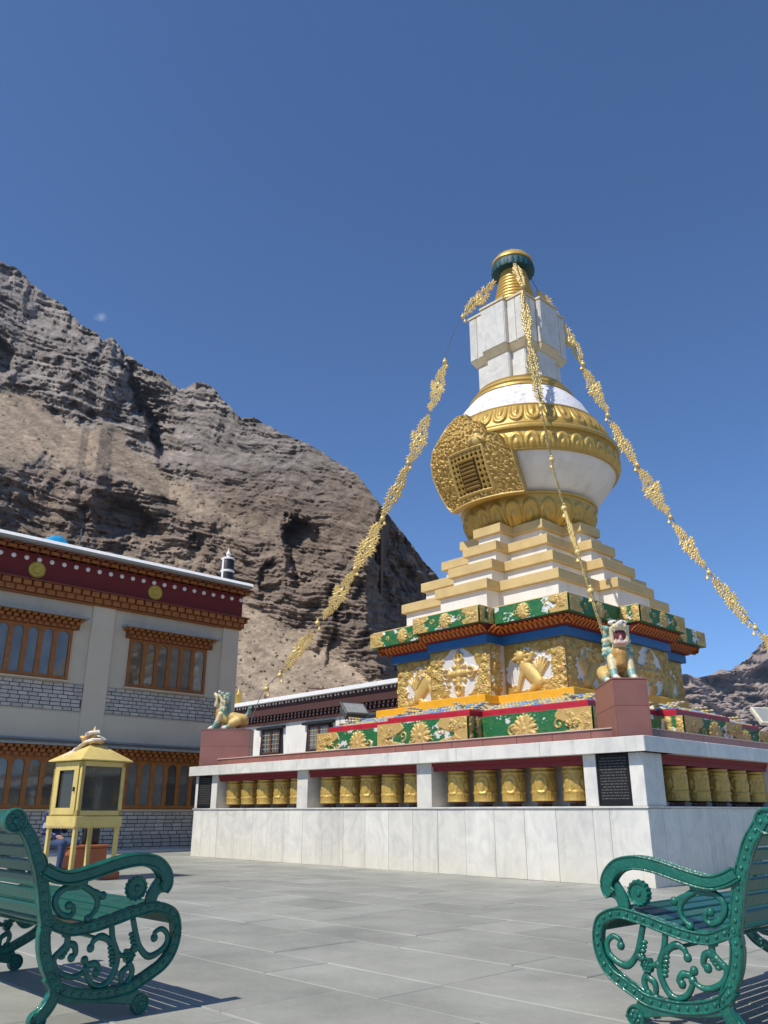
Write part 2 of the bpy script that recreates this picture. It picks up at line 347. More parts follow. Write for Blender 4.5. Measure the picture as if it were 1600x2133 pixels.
    def strip(s, pts, w, t, y0=0.0, n=5, ell=False, smooth=True):
        # bar following a curve in the xz plane: w in-plane width (number or list), t thickness along y
        P = spline(pts, n) if smooth else [np.array(p, float) for p in pts]
        N = len(P); W = np.interp(np.linspace(0, 1, N), np.linspace(0, 1, len(w)), w) if hasattr(w, '__len__') else [w] * N
        polys = []
        for i in range(N):
            d = P[min(i + 1, N - 1)] - P[max(i - 1, 0)]; d = d / (np.hypot(*d) + 1e-9); nx, nz = -d[1], d[0]; h = W[i] / 2
            if ell: cs = [(math.cos(k * math.pi / 4) * h, math.sin(k * math.pi / 4) * t / 2) for k in range(8)]
            else:
                e = min(h, t / 2) * 0.35; cs = [(h, -t / 2 + e), (h, t / 2 - e), (h - e, t / 2), (-h + e, t / 2), (-h, t / 2 - e), (-h, -t / 2 + e), (-h + e, -t / 2), (h - e, -t / 2)]
            polys.append([(P[i][0] + nx * a, y0 + b, P[i][1] + nz * a) for a, b in cs])
        s.loft(polys); return s
    def build(s, name, m, parent=None, smooth=None, attr=None):
        me = bpy.data.meshes.new(name); me.from_pydata(s.v, [], s.f); me.update()
        if s.c and len(s.c) == len(s.v):
            a = me.color_attributes.new('Col', 'FLOAT_COLOR', 'POINT')
            arr = np.ones((len(s.v), 4), np.float32); arr[:, :3] = np.array(s.c); a.data.foreach_set('color', arr.ravel())
        if m: me.materials.append(MATS[m])
        if smooth is not None: me.shade_smooth(); me.set_sharp_from_angle(angle=R(smooth))
        o = bpy.data.objects.new(name, me); COL.objects.link(o)
        if parent: o.parent = parent
        return o
def grid_obj(name, P, C, m):
    n, k = P.shape[:2]; idx = np.arange(n * k).reshape(n, k)
    q = np.stack([idx[:-1, :-1].ravel(), idx[1:, :-1].ravel(), idx[1:, 1:].ravel(), idx[:-1, 1:].ravel()], 1).astype(np.int32)
    me = bpy.data.meshes.new(name); me.vertices.add(n * k); me.vertices.foreach_set('co', P.reshape(-1).astype(np.float32))
    me.loops.add(q.size); me.loops.foreach_set('vertex_index', q.ravel()); me.polygons.add(len(q)); me.polygons.foreach_set('loop_start', np.arange(0, q.size, 4, dtype=np.int32))
    me.update(calc_edges=True)
    a = me.color_attributes.new('Col', 'FLOAT_COLOR', 'POINT'); arr = np.ones((n * k, 4), np.float32); arr[:, :3] = C.reshape(-1, 3); a.data.foreach_set('color', arr.ravel())
    me.materials.append(MATS[m]); me.shade_smooth()
    o = bpy.data.objects.new(name, me); COL.objects.link(o); return o
def tag(o, label=None, cat=None, group=None, kind=None):
    if label: o['label'] = label
    if cat: o['category'] = cat
    if group: o['group'] = group
    if kind: o['kind'] = kind
    return o
def empty(name, loc=(0, 0, 0), rz=0.0, label=None, cat=None, group=None):
    o = bpy.data.objects.new(name, None); COL.objects.link(o); o.location = loc; o.rotation_euler = (0, 0, rz); o.empty_display_size = 0.2
    return tag(o, label, cat, group)
def inst(src, parent=None, loc=None, rot=None, scale=None):
    c = src.copy(); COL.objects.link(c)
    c.parent = parent if parent is not None else src.parent
    if loc is not None: c.location = loc
    if rot is not None: c.rotation_euler = rot
    if scale is not None: c.scale = scale
    return c
def copy_tree(o, parent=None):
    c = o.copy(); COL.objects.link(c); c.parent = parent
    for ch in list(o.children): copy_tree(ch, c)
    return c
def fix_normals(o):
    import bmesh
    bm = bmesh.new(); bm.from_mesh(o.data); bmesh.ops.recalc_face_normals(bm, faces=bm.faces); bm.to_mesh(o.data); bm.free()
    return o

# lattice noise on arrays
_LAT = rng.random((64, 64, 64)).astype(np.float32)
def vnoise(x, y, z):
    xi = np.floor(x).astype(int); yi = np.floor(y).astype(int); zi = np.floor(z).astype(int)
    fx = x - xi; fy = y - yi; fz = z - zi
    fx = fx * fx * (3 - 2 * fx); fy = fy * fy * (3 - 2 * fy); fz = fz * fz * (3 - 2 * fz)
    def g(a, b, c): return _LAT[(xi + a) & 63, (yi + b) & 63, (zi + c) & 63]
    x00 = g(0,0,0) * (1 - fx) + g(1,0,0) * fx; x10 = g(0,1,0) * (1 - fx) + g(1,1,0) * fx
    x01 = g(0,0,1) * (1 - fx) + g(1,0,1) * fx; x11 = g(0,1,1) * (1 - fx) + g(1,1,1) * fx
    return (x00 * (1 - fy) + x10 * fy) * (1 - fz) + (x01 * (1 - fy) + x11 * fy) * fz
def fbm(x, y, z, octv=5, gain=0.5, ridged=False):
    s = 0; a = 1.0; t = 0; 
    for k in range(octv):
        n = vnoise(x * 2 ** k + 17.3 * k, y * 2 ** k + 9.1 * k, z * 2 ** k + 5.7 * k)
        if ridged: n = 1 - np.abs(2 * n - 1)
        s = s + a * n; t += a; a *= gain
    return s / t
def sstep(a, b, x):
    t = np.clip((x - a) / (b - a), 0, 1); return t * t * (3 - 2 * t)
# ---------------------------------------------------------------- ground and paving
# courtyard axes: E1 = right face normal of the stupa, E2 = away from the left face
YAW = R(46.39)
N1 = np.array([-math.sin(YAW), -math.cos(YAW)]); N2 = np.array([math.cos(YAW), -math.sin(YAW)])
E1 = N2; E2 = -N1
CX, CY = 3.581, 18.911
RZ = math.atan2(E1[1], E1[0])          # rotation of the stupa frame

g = MB(); g.box(-3400, 3400, -2400, 3400, -0.3, -0.06)
tag(g.build('ground', 'earth'), 'bare earth ground of the valley around the courtyard', 'ground', kind='structure')
court = MB(); court.box(-34, 40, -30, 40, -0.05, -0.005)
court = tag(court.build('courtyard_paving', 'mortar_light'), 'grey slate paved courtyard with pale joints', 'paving', kind='structure')
court.location = (0, 0, 0)

p0 = np.array([-0.099, 4.75]); row_w = 0.62; row_e = {}
for _r in range(-14, 54): row_e[_r] = _r * 0.62 + random.Random(_r).uniform(-0.09, 0.09)
slabs = []
for row in range(-12, 52):
    rr = random.Random(row * 31 + 5)
    a = -22 - rr.random()
    while a < 26:
        ln = rr.choice([0.55, 0.7, 0.92, 1.2, 1.0])
        slabs.append((row, a, a + ln)); a += ln
cand = []
for row, a0, a1 in slabs:
    b0 = row_e[row]; c = p0 + E1 * (a0 + a1) / 2 + E2 * (b0 + row_w / 2)
    if c[1] < -6 or c[1] > 33 or abs(c[0]) > 22: continue
    q = c - np.array([CX, CY]); l1, l2 = abs(q @ E1), abs(q @ E2)
    if l1 < 4.9 and l2 < 4.9: continue
    inview = c[1] > 3.4 and abs(c[0]) < 0.52 * c[1] + 0.6
    cand.append((0 if inview else 1, c[1], row, a0, a1))
cand.sort()
def slab_pts(row, a0, a1, rr):
    j = 0.003 + 0.006 * rr.random() ** 2; b0 = row_e[row] + j; b1 = row_e[row + 1] - j
    return a0 + j, a1 - j, b0, b1
far = MB()
for k, (_, _, row, a0, a1) in enumerate(cand):
    rr = random.Random(k * 7 + 3)
    x0, x1, y0, y1 = slab_pts(row, a0, a1, rr); top = rr.uniform(-0.002, 0.002); ch = 0.005
    dz = [rr.uniform(-0.0015, 0.0015) for _ in range(4)]
    def W(x, y, z): p = p0 + E1 * x + E2 * y; return (p[0], p[1], z)
    lo = [W(x0, y0, -0.03), W(x1, y0, -0.03), W(x1, y1, -0.03), W(x0, y1, -0.03)]
    mid = [W(x0, y0, top - ch), W(x1, y0, top - ch), W(x1, y1, top - ch), W(x0, y1, top - ch)]
    hi = [W(x0 + ch, y0 + ch, top + dz[0]), W(x1 - ch, y0 + ch, top + dz[1]), W(x1 - ch, y1 - ch, top + dz[2]), W(x0 + ch, y1 - ch, top + dz[3])]
    if k < 296:
        MB().loft([lo, mid, hi]).build('paving_slab', 'slate', court)
    else:
        v = rr.uniform(0.88, 1.12); far.setcol((0.285 * v, 0.288 * v, 0.252 * v)).loft([lo, mid, hi])
tag(far.build('paving_slab', 'slate_far', court), kind='stuff')

# ---------------------------------------------------------------- mountains
def mountain_mat():
    m = bpy.data.materials.new('mountain_rock'); m.use_nodes = True; nt = m.node_tree; L = nt.links; b = nt.nodes['Principled BSDF']
    geo = nnode(nt, 'ShaderNodeNewGeometry'); at = nnode(nt, 'ShaderNodeAttribute', attribute_name='Col')
    n1 = nnode(nt, 'ShaderNodeTexNoise'); n1.inputs['Scale'].default_value = 0.3; n1.inputs['Detail'].default_value = 9; n1.inputs['Roughness'].default_value = 0.7
    L.new(geo.outputs['Position'], n1.inputs['Vector'])
    mr = nnode(nt, 'ShaderNodeMapRange'); mr.inputs['From Min'].default_value = 0.3; mr.inputs['From Max'].default_value = 0.7; mr.inputs['To Min'].default_value = 0.6; mr.inputs['To Max'].default_value = 1.3
    L.new(n1.outputs['Fac'], mr.inputs['Value'])
    sc = nnode(nt, 'ShaderNodeVectorMath', operation='SCALE'); L.new(at.outputs['Color'], sc.inputs[0]); L.new(mr.outputs['Result'], sc.inputs['Scale'])
    L.new(sc.outputs[0], b.inputs['Base Color']); b.inputs['Roughness'].default_value = 0.95; b.inputs['Specular IOR Level'].default_value = 0.1
    n2 = nnode(nt, 'ShaderNodeTexNoise'); n2.inputs['Scale'].default_value = 0.8; n2.inputs['Detail'].default_value = 6; n2.inputs['Roughness'].default_value = 0.65
    st = nnode(nt, 'ShaderNodeVectorMath', operation='MULTIPLY'); st.inputs[1].default_value = (0.7, 0.7, 2.0); L.new(geo.outputs['Position'], st.inputs[0]); L.new(st.outputs[0], n2.inputs['Vector'])
    bp = nnode(nt, 'ShaderNodeBump'); bp.inputs['Strength'].default_value = 0.9; bp.inputs['Distance'].default_value = 1.5
    L.new(n2.outputs['Fac'], bp.inputs['Height']); L.new(bp.outputs[0], b.inputs['Normal'])
    MATS['mountain_rock'] = m
mountain_mat()

def build_mountain(name, sky, amin, amax, na, ne, r0, feat, colour, label):
    al = np.linspace(amin, amax, na); sa = np.array([p[0] for p in sky]); se = np.array([p[1] for p in sky])
    es = np.interp(al, sa, se)
    jit = (fbm(al * 1.1, al * 0 + 3.3, al * 0, 5, 0.6) - 0.5) * 0.8
    t = np.linspace(0, 1, ne)
    A = np.repeat(al[:, None], ne, 1); Ee = -0.3 + (es[:, None] + 0.3) * t[None, :]
    scree, sigma, mult = feat(A, Ee)
    de = np.radians(np.diff(Ee, axis=1))
    den = np.maximum(np.tan(np.radians(sigma)) - np.tan(np.radians(Ee)), 0.22)
    k = (1 / (np.cos(np.radians(Ee)) ** 2 * den))[:, 1:]
    lr = np.concatenate([np.zeros((na, 1)), np.cumsum(k * de, 1)], 1)
    for w_ in (45, 31):      # keep the slope continuous from column to column
        ker = np.ones(w_) / w_; pad = np.pad(lr, ((w_ // 2, w_ // 2), (0, 0)), 'edge'); cs = np.cumsum(np.concatenate([np.zeros((1, ne)), pad], 0), 0); lr = (cs[w_:] - cs[:-w_]) / w_
    Ee = Ee + jit[:, None] * sstep(0.88, 1.0, t)[None, :]
    r0c = np.interp(al, [q[0] for q in r0], [q[1] for q in r0])
    rr = r0c[:, None] * np.exp(lr) * mult
    X = np.sin(np.radians(A)) * rr; Y = np.cos(np.radians(A)) * rr; Z = 0.9 + rr * np.tan(np.radians(Ee))
    P = np.stack([X, Y, Z], -1)
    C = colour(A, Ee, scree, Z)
    # reverse side of the ridge, falling away
    back = []
    for q in (0.03, 0.12, 0.4):
        b = P[:, -1].copy(); b[:, 0] *= 1 + q; b[:, 1] *= 1 + q; b[:, 2] = b[:, 2] * (1 - q * 1.3); back.append(b)
    P = np.concatenate([P, np.stack(back, 1)], 1); C = np.concatenate([C] + [C[:, -1:]] * 3, 1)
    o = grid_obj(name, P, C, 'mountain_rock')
    return tag(o, label, 'mountain', kind='structure')

SKY_L = [(-60, 30), (-50, 32), (-41.75, 33.06), (-37.39, 34.17), (-33.48, 34.04), (-29.55, 33.49), (-28.55, 33.37), (-27.49, 33.03), (-26.01, 32.31), (-24.9, 31.79), (-23.57, 30.98), (-22.34, 30.75), (-21.8, 30.25), (-21.1, 30.75), (-20.1, 29.71), (-18.61, 29.14), (-17.12, 28.55), (-15.83, 27.95), (-14.42, 28.6), (-13.49, 28.4), (-12.52, 27.59), (-11.53, 26.63), (-10.06, 26.48), (-8.18, 25.77), (-5.93, 24.87), (-3.68, 23.77), (-2.2, 22.96), (-0.91, 21.62), (0.0, 20.44), (1.07, 19.25), (1.78, 18.24), (2.82, 16.88), (3.67, 15.85), (4.85, 14.33), (6.15, 12.31), (8.34, 8.99), (11, 4.5), (13, 1.0)]
def line_d(A, E, p, q):
    # signed distance to the right of the line p->q (downwards), and position along it
    dx, dy = q[0] - p[0], q[1] - p[1]; n = math.hypot(dx, dy); dx /= n; dy /= n
    s = (A - p[0]) * dx + (E - p[1]) * dy; d = -((A - p[0]) * dy - (E - p[1]) * dx) * 1.0
    return d, s / n
def feat_left(A, E):
    wob = (fbm(A * 0.5, E * 0.5, A * 0 + 2, 5, 0.6) - 0.5); wob2 = (fbm(A * 0.9, E * 1.3, A * 0 + 72, 6, 0.62) - 0.5)
    up = np.interp(A, [-60, -35, -28, -24, -19.7, -16.5, -13.5, -11.3, -9, -5, 0], [27, 26.3, 25.8, 25.1, 24.3, 22.6, 20.6, 19.9, 19.4, 18.6, 17.5]) + wob * 1.8 + wob2 * 2.6
    lo = np.interp(A, [-60, -35, -27, -23, -20.3, -16.5, -12.7, -9, -5, 0], [22, 21.6, 21.5, 21.9, 21.4, 20.3, 19.5, 18.8, 18.6, 17.5]) + wob * 2.2 + wob2 * 3.0
    s1 = sstep(-0.6, 0.6, E - lo) * sstep(-0.6, 0.6, up - E)
    fan = np.interp(A, [-60, -22, -16, -13, -9.8, -7.2, -4.5, -2, 0, 4, 12], [15.2, 15.6, 16.2, 15.2, 14.2, 11.8, 10.4, 9.4, 8.4, 7.5, 6]) + wob * 3.0 + wob2 * 4.0
    s2 = sstep(-0.9, 0.9, fan - E)
    scree = np.clip(s1 + s2, 0, 1)
    rock = 1 - scree
    sigma = scree * np.maximum(34, E + 12) + (1 - scree) * np.maximum(56, E + 20)
    # big forms: buttress with a shaded gully on its right, the far cliff, the cave, the overhang
    m = np.ones_like(A)
    d, s = line_d(A, E, (-21.8, 30.8), (-16.6, 23.2)); d = -d
    dd = (A - np.interp(E, [22.5, 23.4, 27.1, 30.8, 33], [-16.4, -17.2, -19.4, -21.8, -23])) + wob * 1.6 + (fbm(A * 0.9, E * 0.9, A * 0 + 23, 5, 0.6) - 0.5) * 1.6
    m += (0.10 + 0.14 * sstep(29, 24, E)) * sstep(0, 0.5, dd) * np.exp(-np.maximum(dd, 0) / 2.6) * sstep(22.9, 23.8, E)
    cl = A - np.interp(E, [6, 9, 12.5, 15.7, 20.4, 22], [-0.2, -0.3, -1.2, -1.3, -0.6, -0.6]) + wob * 1.6
    m += 0.22 * sstep(0, 1.2, cl) + 0.07 * np.clip(cl, 0, 8)
    d2 = (A + 3.6) + wob * 2 - (E - 12) * 0.12
    m += 0.03 * sstep(0, 0.4, d2) * np.exp(-np.maximum(d2, 0) / 0.9) * sstep(9, 10, E) * sstep(14.5, 13, E)
    cv = np.sqrt(((A + 6.05 + (E - 17.7) * 0.12) / 1.35) ** 2 + ((E - 17.6) / 2.15) ** 2) + wob * 0.5 + (fbm(A * 0.8, E * 0.8, A * 0 + 19, 6, 0.62) - 0.5) * 1.5
    m += 0.07 * sstep(1.15, 0.60, cv)
    ov = np.sqrt(((A + 18.6) / 2.3) ** 2 + ((E - 18.7) / 1.5) ** 2) + wob * 1.3
    m += 0.05 * sstep(1.1, 0.7, ov)
    ov2 = np.sqrt(((A + 13.6) / 0.7) ** 2 + ((E - 17.3) / 1.1) ** 2) + wob * 1.2
    m += 0.025 * sstep(1.1, 0.6, ov2)
    ov3 = np.sqrt(((A + 29) / 1.6) ** 2 + ((E - 27.6) / 1.5) ** 2) + wob * 1.2
    m += 0.05 * sstep(1.1, 0.7, ov3)
    ov4 = np.sqrt(((A + 8.2) / 0.8) ** 2 + ((E - 15.3) / 1.2) ** 2) + wob * 1.6
    m += 0.03 * sstep(1.1, 0.8, ov4)
    # relief of the rock: 1/f roughness, stair-like strata, soft scree
    wx = (fbm(A * 0.3, E * 0.3, A * 0 + 14, 4, 0.5) - 0.5) * 3.0; wy = (fbm(A * 0.3, E * 0.3, A * 0 + 27, 4, 0.5) - 0.5) * 3.0
    rough = fbm(A * 0.17 + wx * 0.2, E * 0.22 + wy * 0.2, A * 0, 9, 0.66) - 0.5
    low = fbm(A * 0.17, E * 0.25, A * 0, 3, 0.5) - 0.5; grit = fbm(A * 2.0, E * 9.0 + A * 2.0, A * 0 + 6, 4, 0.55) - 0.5
    crag = fbm(A * 0.5 + wx * 0.4 + 11, E * 0.6 + A * 0.15 + wy * 0.4, A * 0 + 3, 8, 0.62, True) - 0.6
    sb = E * 1.15 + A * 0.10 + wy * 0.55; fr = sb - np.floor(sb); stair = np.floor(sb) + sstep(0.72, 1.0, fr) - sb
    sb2 = E * 3.4 + A * 0.35 + wy * 1.3; fr2 = sb2 - np.floor(sb2); stair2 = np.floor(sb2) + sstep(0.7, 1.0, fr2) - sb2
    streak = fbm((A * 0.62 + E) * 2.2, A * 0.12, A * 0 + 4, 5, 0.55)
    calm = sstep(-15.5, -12.5, A + (E - 22) * 0.5) * sstep(16.5, 19.0, E) * sstep(27, 24.5, E + wob * 3)
    rock = rock * (1 - 0.42 * calm)
    amp = 0.4 + 0.9 * fbm(A * 0.25, E * 0.25, A * 0 + 41, 3, 0.5)
    m = m + rock * (0.17 * rough - 0.035 * crag + amp * (0.014 * stair + 0.008 * stair2)) + scree * (0.04 * low + 0.006 * grit + 0.008 * (streak - 0.5))
    bl = fbm(A * 4.5, E * 5.5, A * 0 + 1, 2, 0.4); m -= scree * 0.006 * sstep(0.79, 0.84, bl)
    return scree, sigma, m
def col_left(A, E, scree, Z):
    n = fbm(A * 0.6, E * 1.1, A * 0 + 21, 5, 0.6); n2 = fbm(A * 0.3, E * 3.0 + np.sin(A * 0.4), A * 0 + 33, 4, 0.55)
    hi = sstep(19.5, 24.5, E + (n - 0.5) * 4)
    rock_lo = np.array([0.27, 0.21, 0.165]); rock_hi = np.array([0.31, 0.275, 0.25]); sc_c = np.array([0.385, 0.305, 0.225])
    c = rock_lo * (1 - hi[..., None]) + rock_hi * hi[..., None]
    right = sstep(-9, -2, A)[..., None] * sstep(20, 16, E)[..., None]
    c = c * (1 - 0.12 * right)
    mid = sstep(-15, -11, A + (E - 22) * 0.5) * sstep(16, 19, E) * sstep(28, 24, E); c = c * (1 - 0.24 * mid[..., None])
    sp = fbm(A * 3.0, E * 5.0, A * 0 + 51, 4, 0.65)
    c = c * (0.72 + 0.56 * n2)[..., None] * (0.55 + 0.9 * sp)[..., None]
    lines = fbm(A * 0.5, E * 6.0 + A * 0.6 + n * 3, A * 0 + 61, 4, 0.6)
    c = c * (0.70 + 0.6 * lines)[..., None]
    streak = fbm((A * 0.62 + E) * 2.2, A * 0.12, A * 0 + 4, 5, 0.55)
    s = sc_c * (0.62 + 0.72 * streak)[..., None]
    bl = fbm(A * 4.5, E * 5.5, A * 0 + 1, 2, 0.4); s = s * (1 - 0.25 * sstep(0.78, 0.84, bl))[..., None]; gr = fbm(A * 6, E * 8, A * 0 + 81, 3, 0.6); s = s * (0.7 + 0.6 * gr)[..., None]
    pale = sstep(-30, -8, A) * sstep(14, 11, E)
    s = s * (1 + 0.12 * pale)[..., None]
    c = c * (1 - scree[..., None]) + s * scree[..., None]
    return c * (0.85 + 0.3 * n)[..., None]
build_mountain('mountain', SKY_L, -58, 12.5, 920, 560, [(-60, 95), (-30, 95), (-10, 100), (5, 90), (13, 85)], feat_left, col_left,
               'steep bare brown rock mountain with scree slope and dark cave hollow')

SKY_R = [(8, 4), (12, 6.5), (16.21, 7.49), (18.69, 7.85), (19.94, 8.25), (20.81, 8.14), (21.56, 8.22), (22.33, 8.57), (22.88, 8.38), (23.67, 8.88), (24.14, 9.2), (24.65, 9.71), (25.16, 10.33), (25.5, 10.66), (27.05, 11.4), (29.87, 11.6), (34.02, 11.0), (45, 10), (60, 9)]
def feat_right(A, E):
    big = fbm(A * 0.55 + E * 0.25, E * 0.9, A * 0 + 5, 8, 0.6, True); sb = E * 2.2 + A * 0.25 + (fbm(A * .5, E * .5, A * 0, 4) - .5) * 2; crag = np.floor(sb) + sstep(0.7, 1.0, sb - np.floor(sb)) - sb
    return np.zeros_like(A), np.maximum(44, E + 26), 1 - 0.17 * (big - 0.6) + 0.006 * crag
def col_right(A, E, s, Z):
    n = fbm(A * 0.9, E * 4.0, A * 0 + 12, 5, 0.6)
    return np.array([0.36, 0.29, 0.245]) * (0.55 + 0.9 * n)[..., None]
build_mountain('distant_mountain', SKY_R, 9, 58, 420, 200, [(8, 1250), (60, 1250)], feat_right, col_right,
               'distant hazy grey mountain ridge on the right behind the stupa')

# ---------------------------------------------------------------- air
zmax = max((o.matrix_world @ Vector(c)).z for o in bpy.data.objects if o.type == 'MESH' and o.name.endswith('mountain') for c in o.bound_box)
print('mountain top', zmax, [(o.name, o.dimensions[:]) for o in bpy.data.objects if 'mountain' in o.name])
hz = MB(); hz.box(-3450, 3450, -2450, 3450, -1.3, zmax + 8)
hm = bpy.data.materials.new('haze_air'); hm.use_nodes = True; hm.node_tree.nodes.clear()
ho = hm.node_tree.nodes.new('ShaderNodeOutputMaterial'); hv = hm.node_tree.nodes.new('ShaderNodeVolumePrincipled')
hv.inputs['Color'].default_value = (0.62, 0.78, 1.0, 1); hv.inputs['Density'].default_value = 0.00009; hv.inputs['Anisotropy'].default_value = 0.2
hm.node_tree.links.new(hv.outputs[0], ho.inputs['Volume']); MATS['haze_air'] = hm
tag(hz.build('haze', 'haze_air'), 'thin blue valley haze in front of the far ridge', 'haze', kind='stuff')
# ---------------------------------------------------------------- relief panels (height field + painted colour)
GOLD = (0.60, 0.42, 0.14); GOLD_D = (0.43, 0.275, 0.062); WHITE = (0.74, 0.72, 0.68); GREEN = (0.018, 0.17, 0.055)
def seg_d(X, Z, p, q):
    dx, dz = q[0] - p[0], q[1] - p[1]; L2 = dx * dx + dz * dz + 1e-9
    t = np.clip(((X - p[0]) * dx + (Z - p[1]) * dz) / L2, 0, 1)
    return np.hypot(X - p[0] - t * dx, Z - p[1] - t * dz), t
class Relief:
    # draws raised capsules and domes on a w x h panel
    def __init__(s, w, h, res=0.012):
        s.w, s.h = w, h; s.nx = max(3, int(w / res) + 1); s.nz = max(3, int(h / res) + 1)
        x = np.linspace(0, w, s.nx); z = np.linspace(0, h, s.nz); s.X, s.Z = np.meshgrid(x, z, indexing='ij')
        s.H = np.zeros_like(s.X); s.C = np.zeros(s.X.shape + (3,)); s.C[:] = WHITE
    def fill(s, c): s.C[:] = c; return s
    def cap(s, p, q, r0, r1=None, h=0.05, c=GOLD):
        r1 = r0 if r1 is None else r1
        d, t = seg_d(s.X, s.Z, p, q); r = r0 + (r1 - r0) * t; k = np.clip(1 - (d / r) ** 2, 0, 1); hh = h * np.sqrt(k)
        msk = hh > s.H + 0.002; s.H = np.maximum(s.H, hh); s.C[msk] = c; return s
    def dot(s, x, z, r, h=0.05, c=GOLD): return s.cap((x, z), (x + 1e-4, z), r, r, h, c)
    def path(s, pts, r, h=0.045, c=GOLD, taper=0.5):
        n = len(pts) - 1
        for i in range(n): s.cap(pts[i], pts[i + 1], r * (1 - taper * i / n), r * (1 - taper * (i + 1) / n), h, c)
        return s
    def curl(s, x, z, r, a0, turns=1.3, w=0.02, h=0.045, hand=1, c=GOLD):
        pts = []
        for k in range(13):
            t = k / 12; a = a0 + hand * turns * 2 * math.pi * t; rr = r * (1 - 0.85 * t); pts.append((x + rr * math.cos(a), z + rr * math.sin(a)))
        return s.path(pts, w, h, c, 0.35)
    def foliage(s, x0, x1, z0, z1, n, seed, rmin=0.05, rmax=0.11, h=0.05, c=GOLD):
        q = random.Random(seed); n = int(n * 1.7); k_ = 0.66
        for _ in range(n):
            x, z = q.uniform(x0, x1), q.uniform(z0, z1); r = q.uniform(rmin, rmax) * k_; hh = h * q.uniform(0.5, 0.9); cc = tuple(v * q.uniform(0.82, 1.08) for v in c)
            s.curl(x, z, r, q.uniform(0, 6.28), q.uniform(0.8, 1.4), r * 0.30, hh, q.choice((-1, 1)), cc)
            for k in range(4):
                a = q.uniform(0, 6.28); s.cap((x + math.cos(a) * r, z + math.sin(a) * r), (x + math.cos(a) * r * 2.0, z + math.sin(a) * r * 2.0), r * 0.34, r * 0.06, hh * 0.7, cc)
            s.dot(x, z, r * 0.28, hh, cc)
        return s
    def flower(s, x, z, r, n=8, h=0.05, c=GOLD, core=None):
        for k in range(n):
            a = 2 * math.pi * k / n + 0.2; s.cap((x + 0.35 * r * math.cos(a), z + 0.35 * r * math.sin(a)), (x + 0.8 * r * math.cos(a), z + 0.8 * r * math.sin(a)), r * 0.24, r * 0.15, h, c)
            a += math.pi / n; s.cap((x + 0.3 * r * math.cos(a), z + 0.3 * r * math.sin(a)), (x + 1.0 * r * math.cos(a), z + 1.0 * r * math.sin(a)), r * 0.16, r * 0.04, h * 0.6, c)
        return s.dot(x, z, r * 0.26, h * 1.5, core or c)
    def region(s, mask, c, h):
        s.H = np.where(mask, np.maximum(s.H, h), s.H); s.C[mask] = c; return s
    def flakes(s, seed, amt, c=(0.78, 0.78, 0.76), only=None):
        n = fbm(s.X * 5 + seed * 3.1, s.Z * 7 + seed, s.X * 0 + seed, 5, 0.62)
        m = (n > 1 - amt)
        if only is not None: m &= (np.abs(s.C - np.array(only)).sum(-1) < 0.02)
        s.C[m] = c; return s
    def build(s, name, m, parent, org, ux, uy=None, nrm=None, slope=None):
        # org corner, ux along width, up z (or slope vector), nrm outward
        org = np.array(org, float); ux = np.array(ux, float); nrm = np.array(nrm, float)
        up = np.array((0, 0, 1.0)) if slope is None else np.array(slope, float)
        P = org + s.X[..., None] * ux + s.Z[..., None] * up + s.H[..., None] * nrm
        mb = MB(); mb.grid(P, s.C, flip=False)
        # thin skirt so the sheet has edges that die into the wall
        o = mb.build(name, m, parent); o.data.shade_smooth(); return o

def cross(a, b, c):
    return [(-a, -a), (-c, -a), (-c, -b), (c, -b), (c, -a), (a, -a), (a, -c), (b, -c), (b, c), (a, c), (a, a), (c, a), (c, b), (-c, b), (-c, a), (-a, a), (-a, c), (-b, c), (-b, -c), (-a, -c)]
def cross_segs(a, b, c):
    # front side (facing -y): left wing, its return, centre, its return, right wing:  (corner, direction, normal, length)
    return [((-a, -a), (1, 0), (0, -1), a - c), ((-c, -a), (0, -1), (-1, 0), b - a), ((-c, -b), (1, 0), (0, -1), 2 * c), ((c, -b), (0, 1), (1, 0), b - a), ((c, -a), (1, 0), (0, -1), a - c)]
def rot4(o, parent, n=(1, 2, 3)):
    for k in n: inst(o, parent, rot=(0, 0, k * math.pi / 2))
def z3(p, z): return (p[0], p[1], z)

# ---------------------------------------------------------------- plinth with prayer wheel galleries
plinth = empty('marble_plinth', (CX, CY, 0), RZ, 'large square white marble plinth with prayer wheel bays under the stupa', 'plinth')
A0 = 5.5
def side(fn):
    for k in range(4): fn(k)
core = MB(); core.prism([(-5.42, -5.42), (5.42, -5.42), (5.42, 5.42), (-5.42, 5.42)], -0.02, 0.955)
core.prism([(-4.95, -4.95), (4.95, -4.95), (4.95, 4.95), (-4.95, 4.95)], 0.955, 1.66)
core.build('core_wall', 'joint', plinth)
joints = [-5.5, -5.12, -4.53, -3.88, -3.24, -2.75, -2.19, -1.63, -1.06, -0.47, 0.11, 0.69, 1.26, 1.81, 2.39, 2.96, 3.52, 4.07, 4.67, 4.93, 5.5]
proto = {}
for k in range(4):
    M = Matrix.Rotation(k * math.pi / 2, 4, 'Z')
    for i in range(len(joints) - 1):
        x0, x1 = joints[i] + 0.002, joints[i + 1] - 0.002; d = random.uniform(0, 0.003)
        if i == len(joints) - 2: x1 = 5.5 - d
        if i == 0: x0 = -5.42
        o = MB().cbox(x0, x1, -A0 + d, -5.41, 0.0, 0.94, 0.003).build('marble_slab', 'marble', plinth); o.rotation_euler = (0, 0, k * math.pi / 2)
    MB().cbox(-5.5, 5.52, -5.52, -4.9, 0.942, 0.968, 0.003).build('ledge', 'marble', plinth).rotation_euler = (0, 0, k * math.pi / 2)
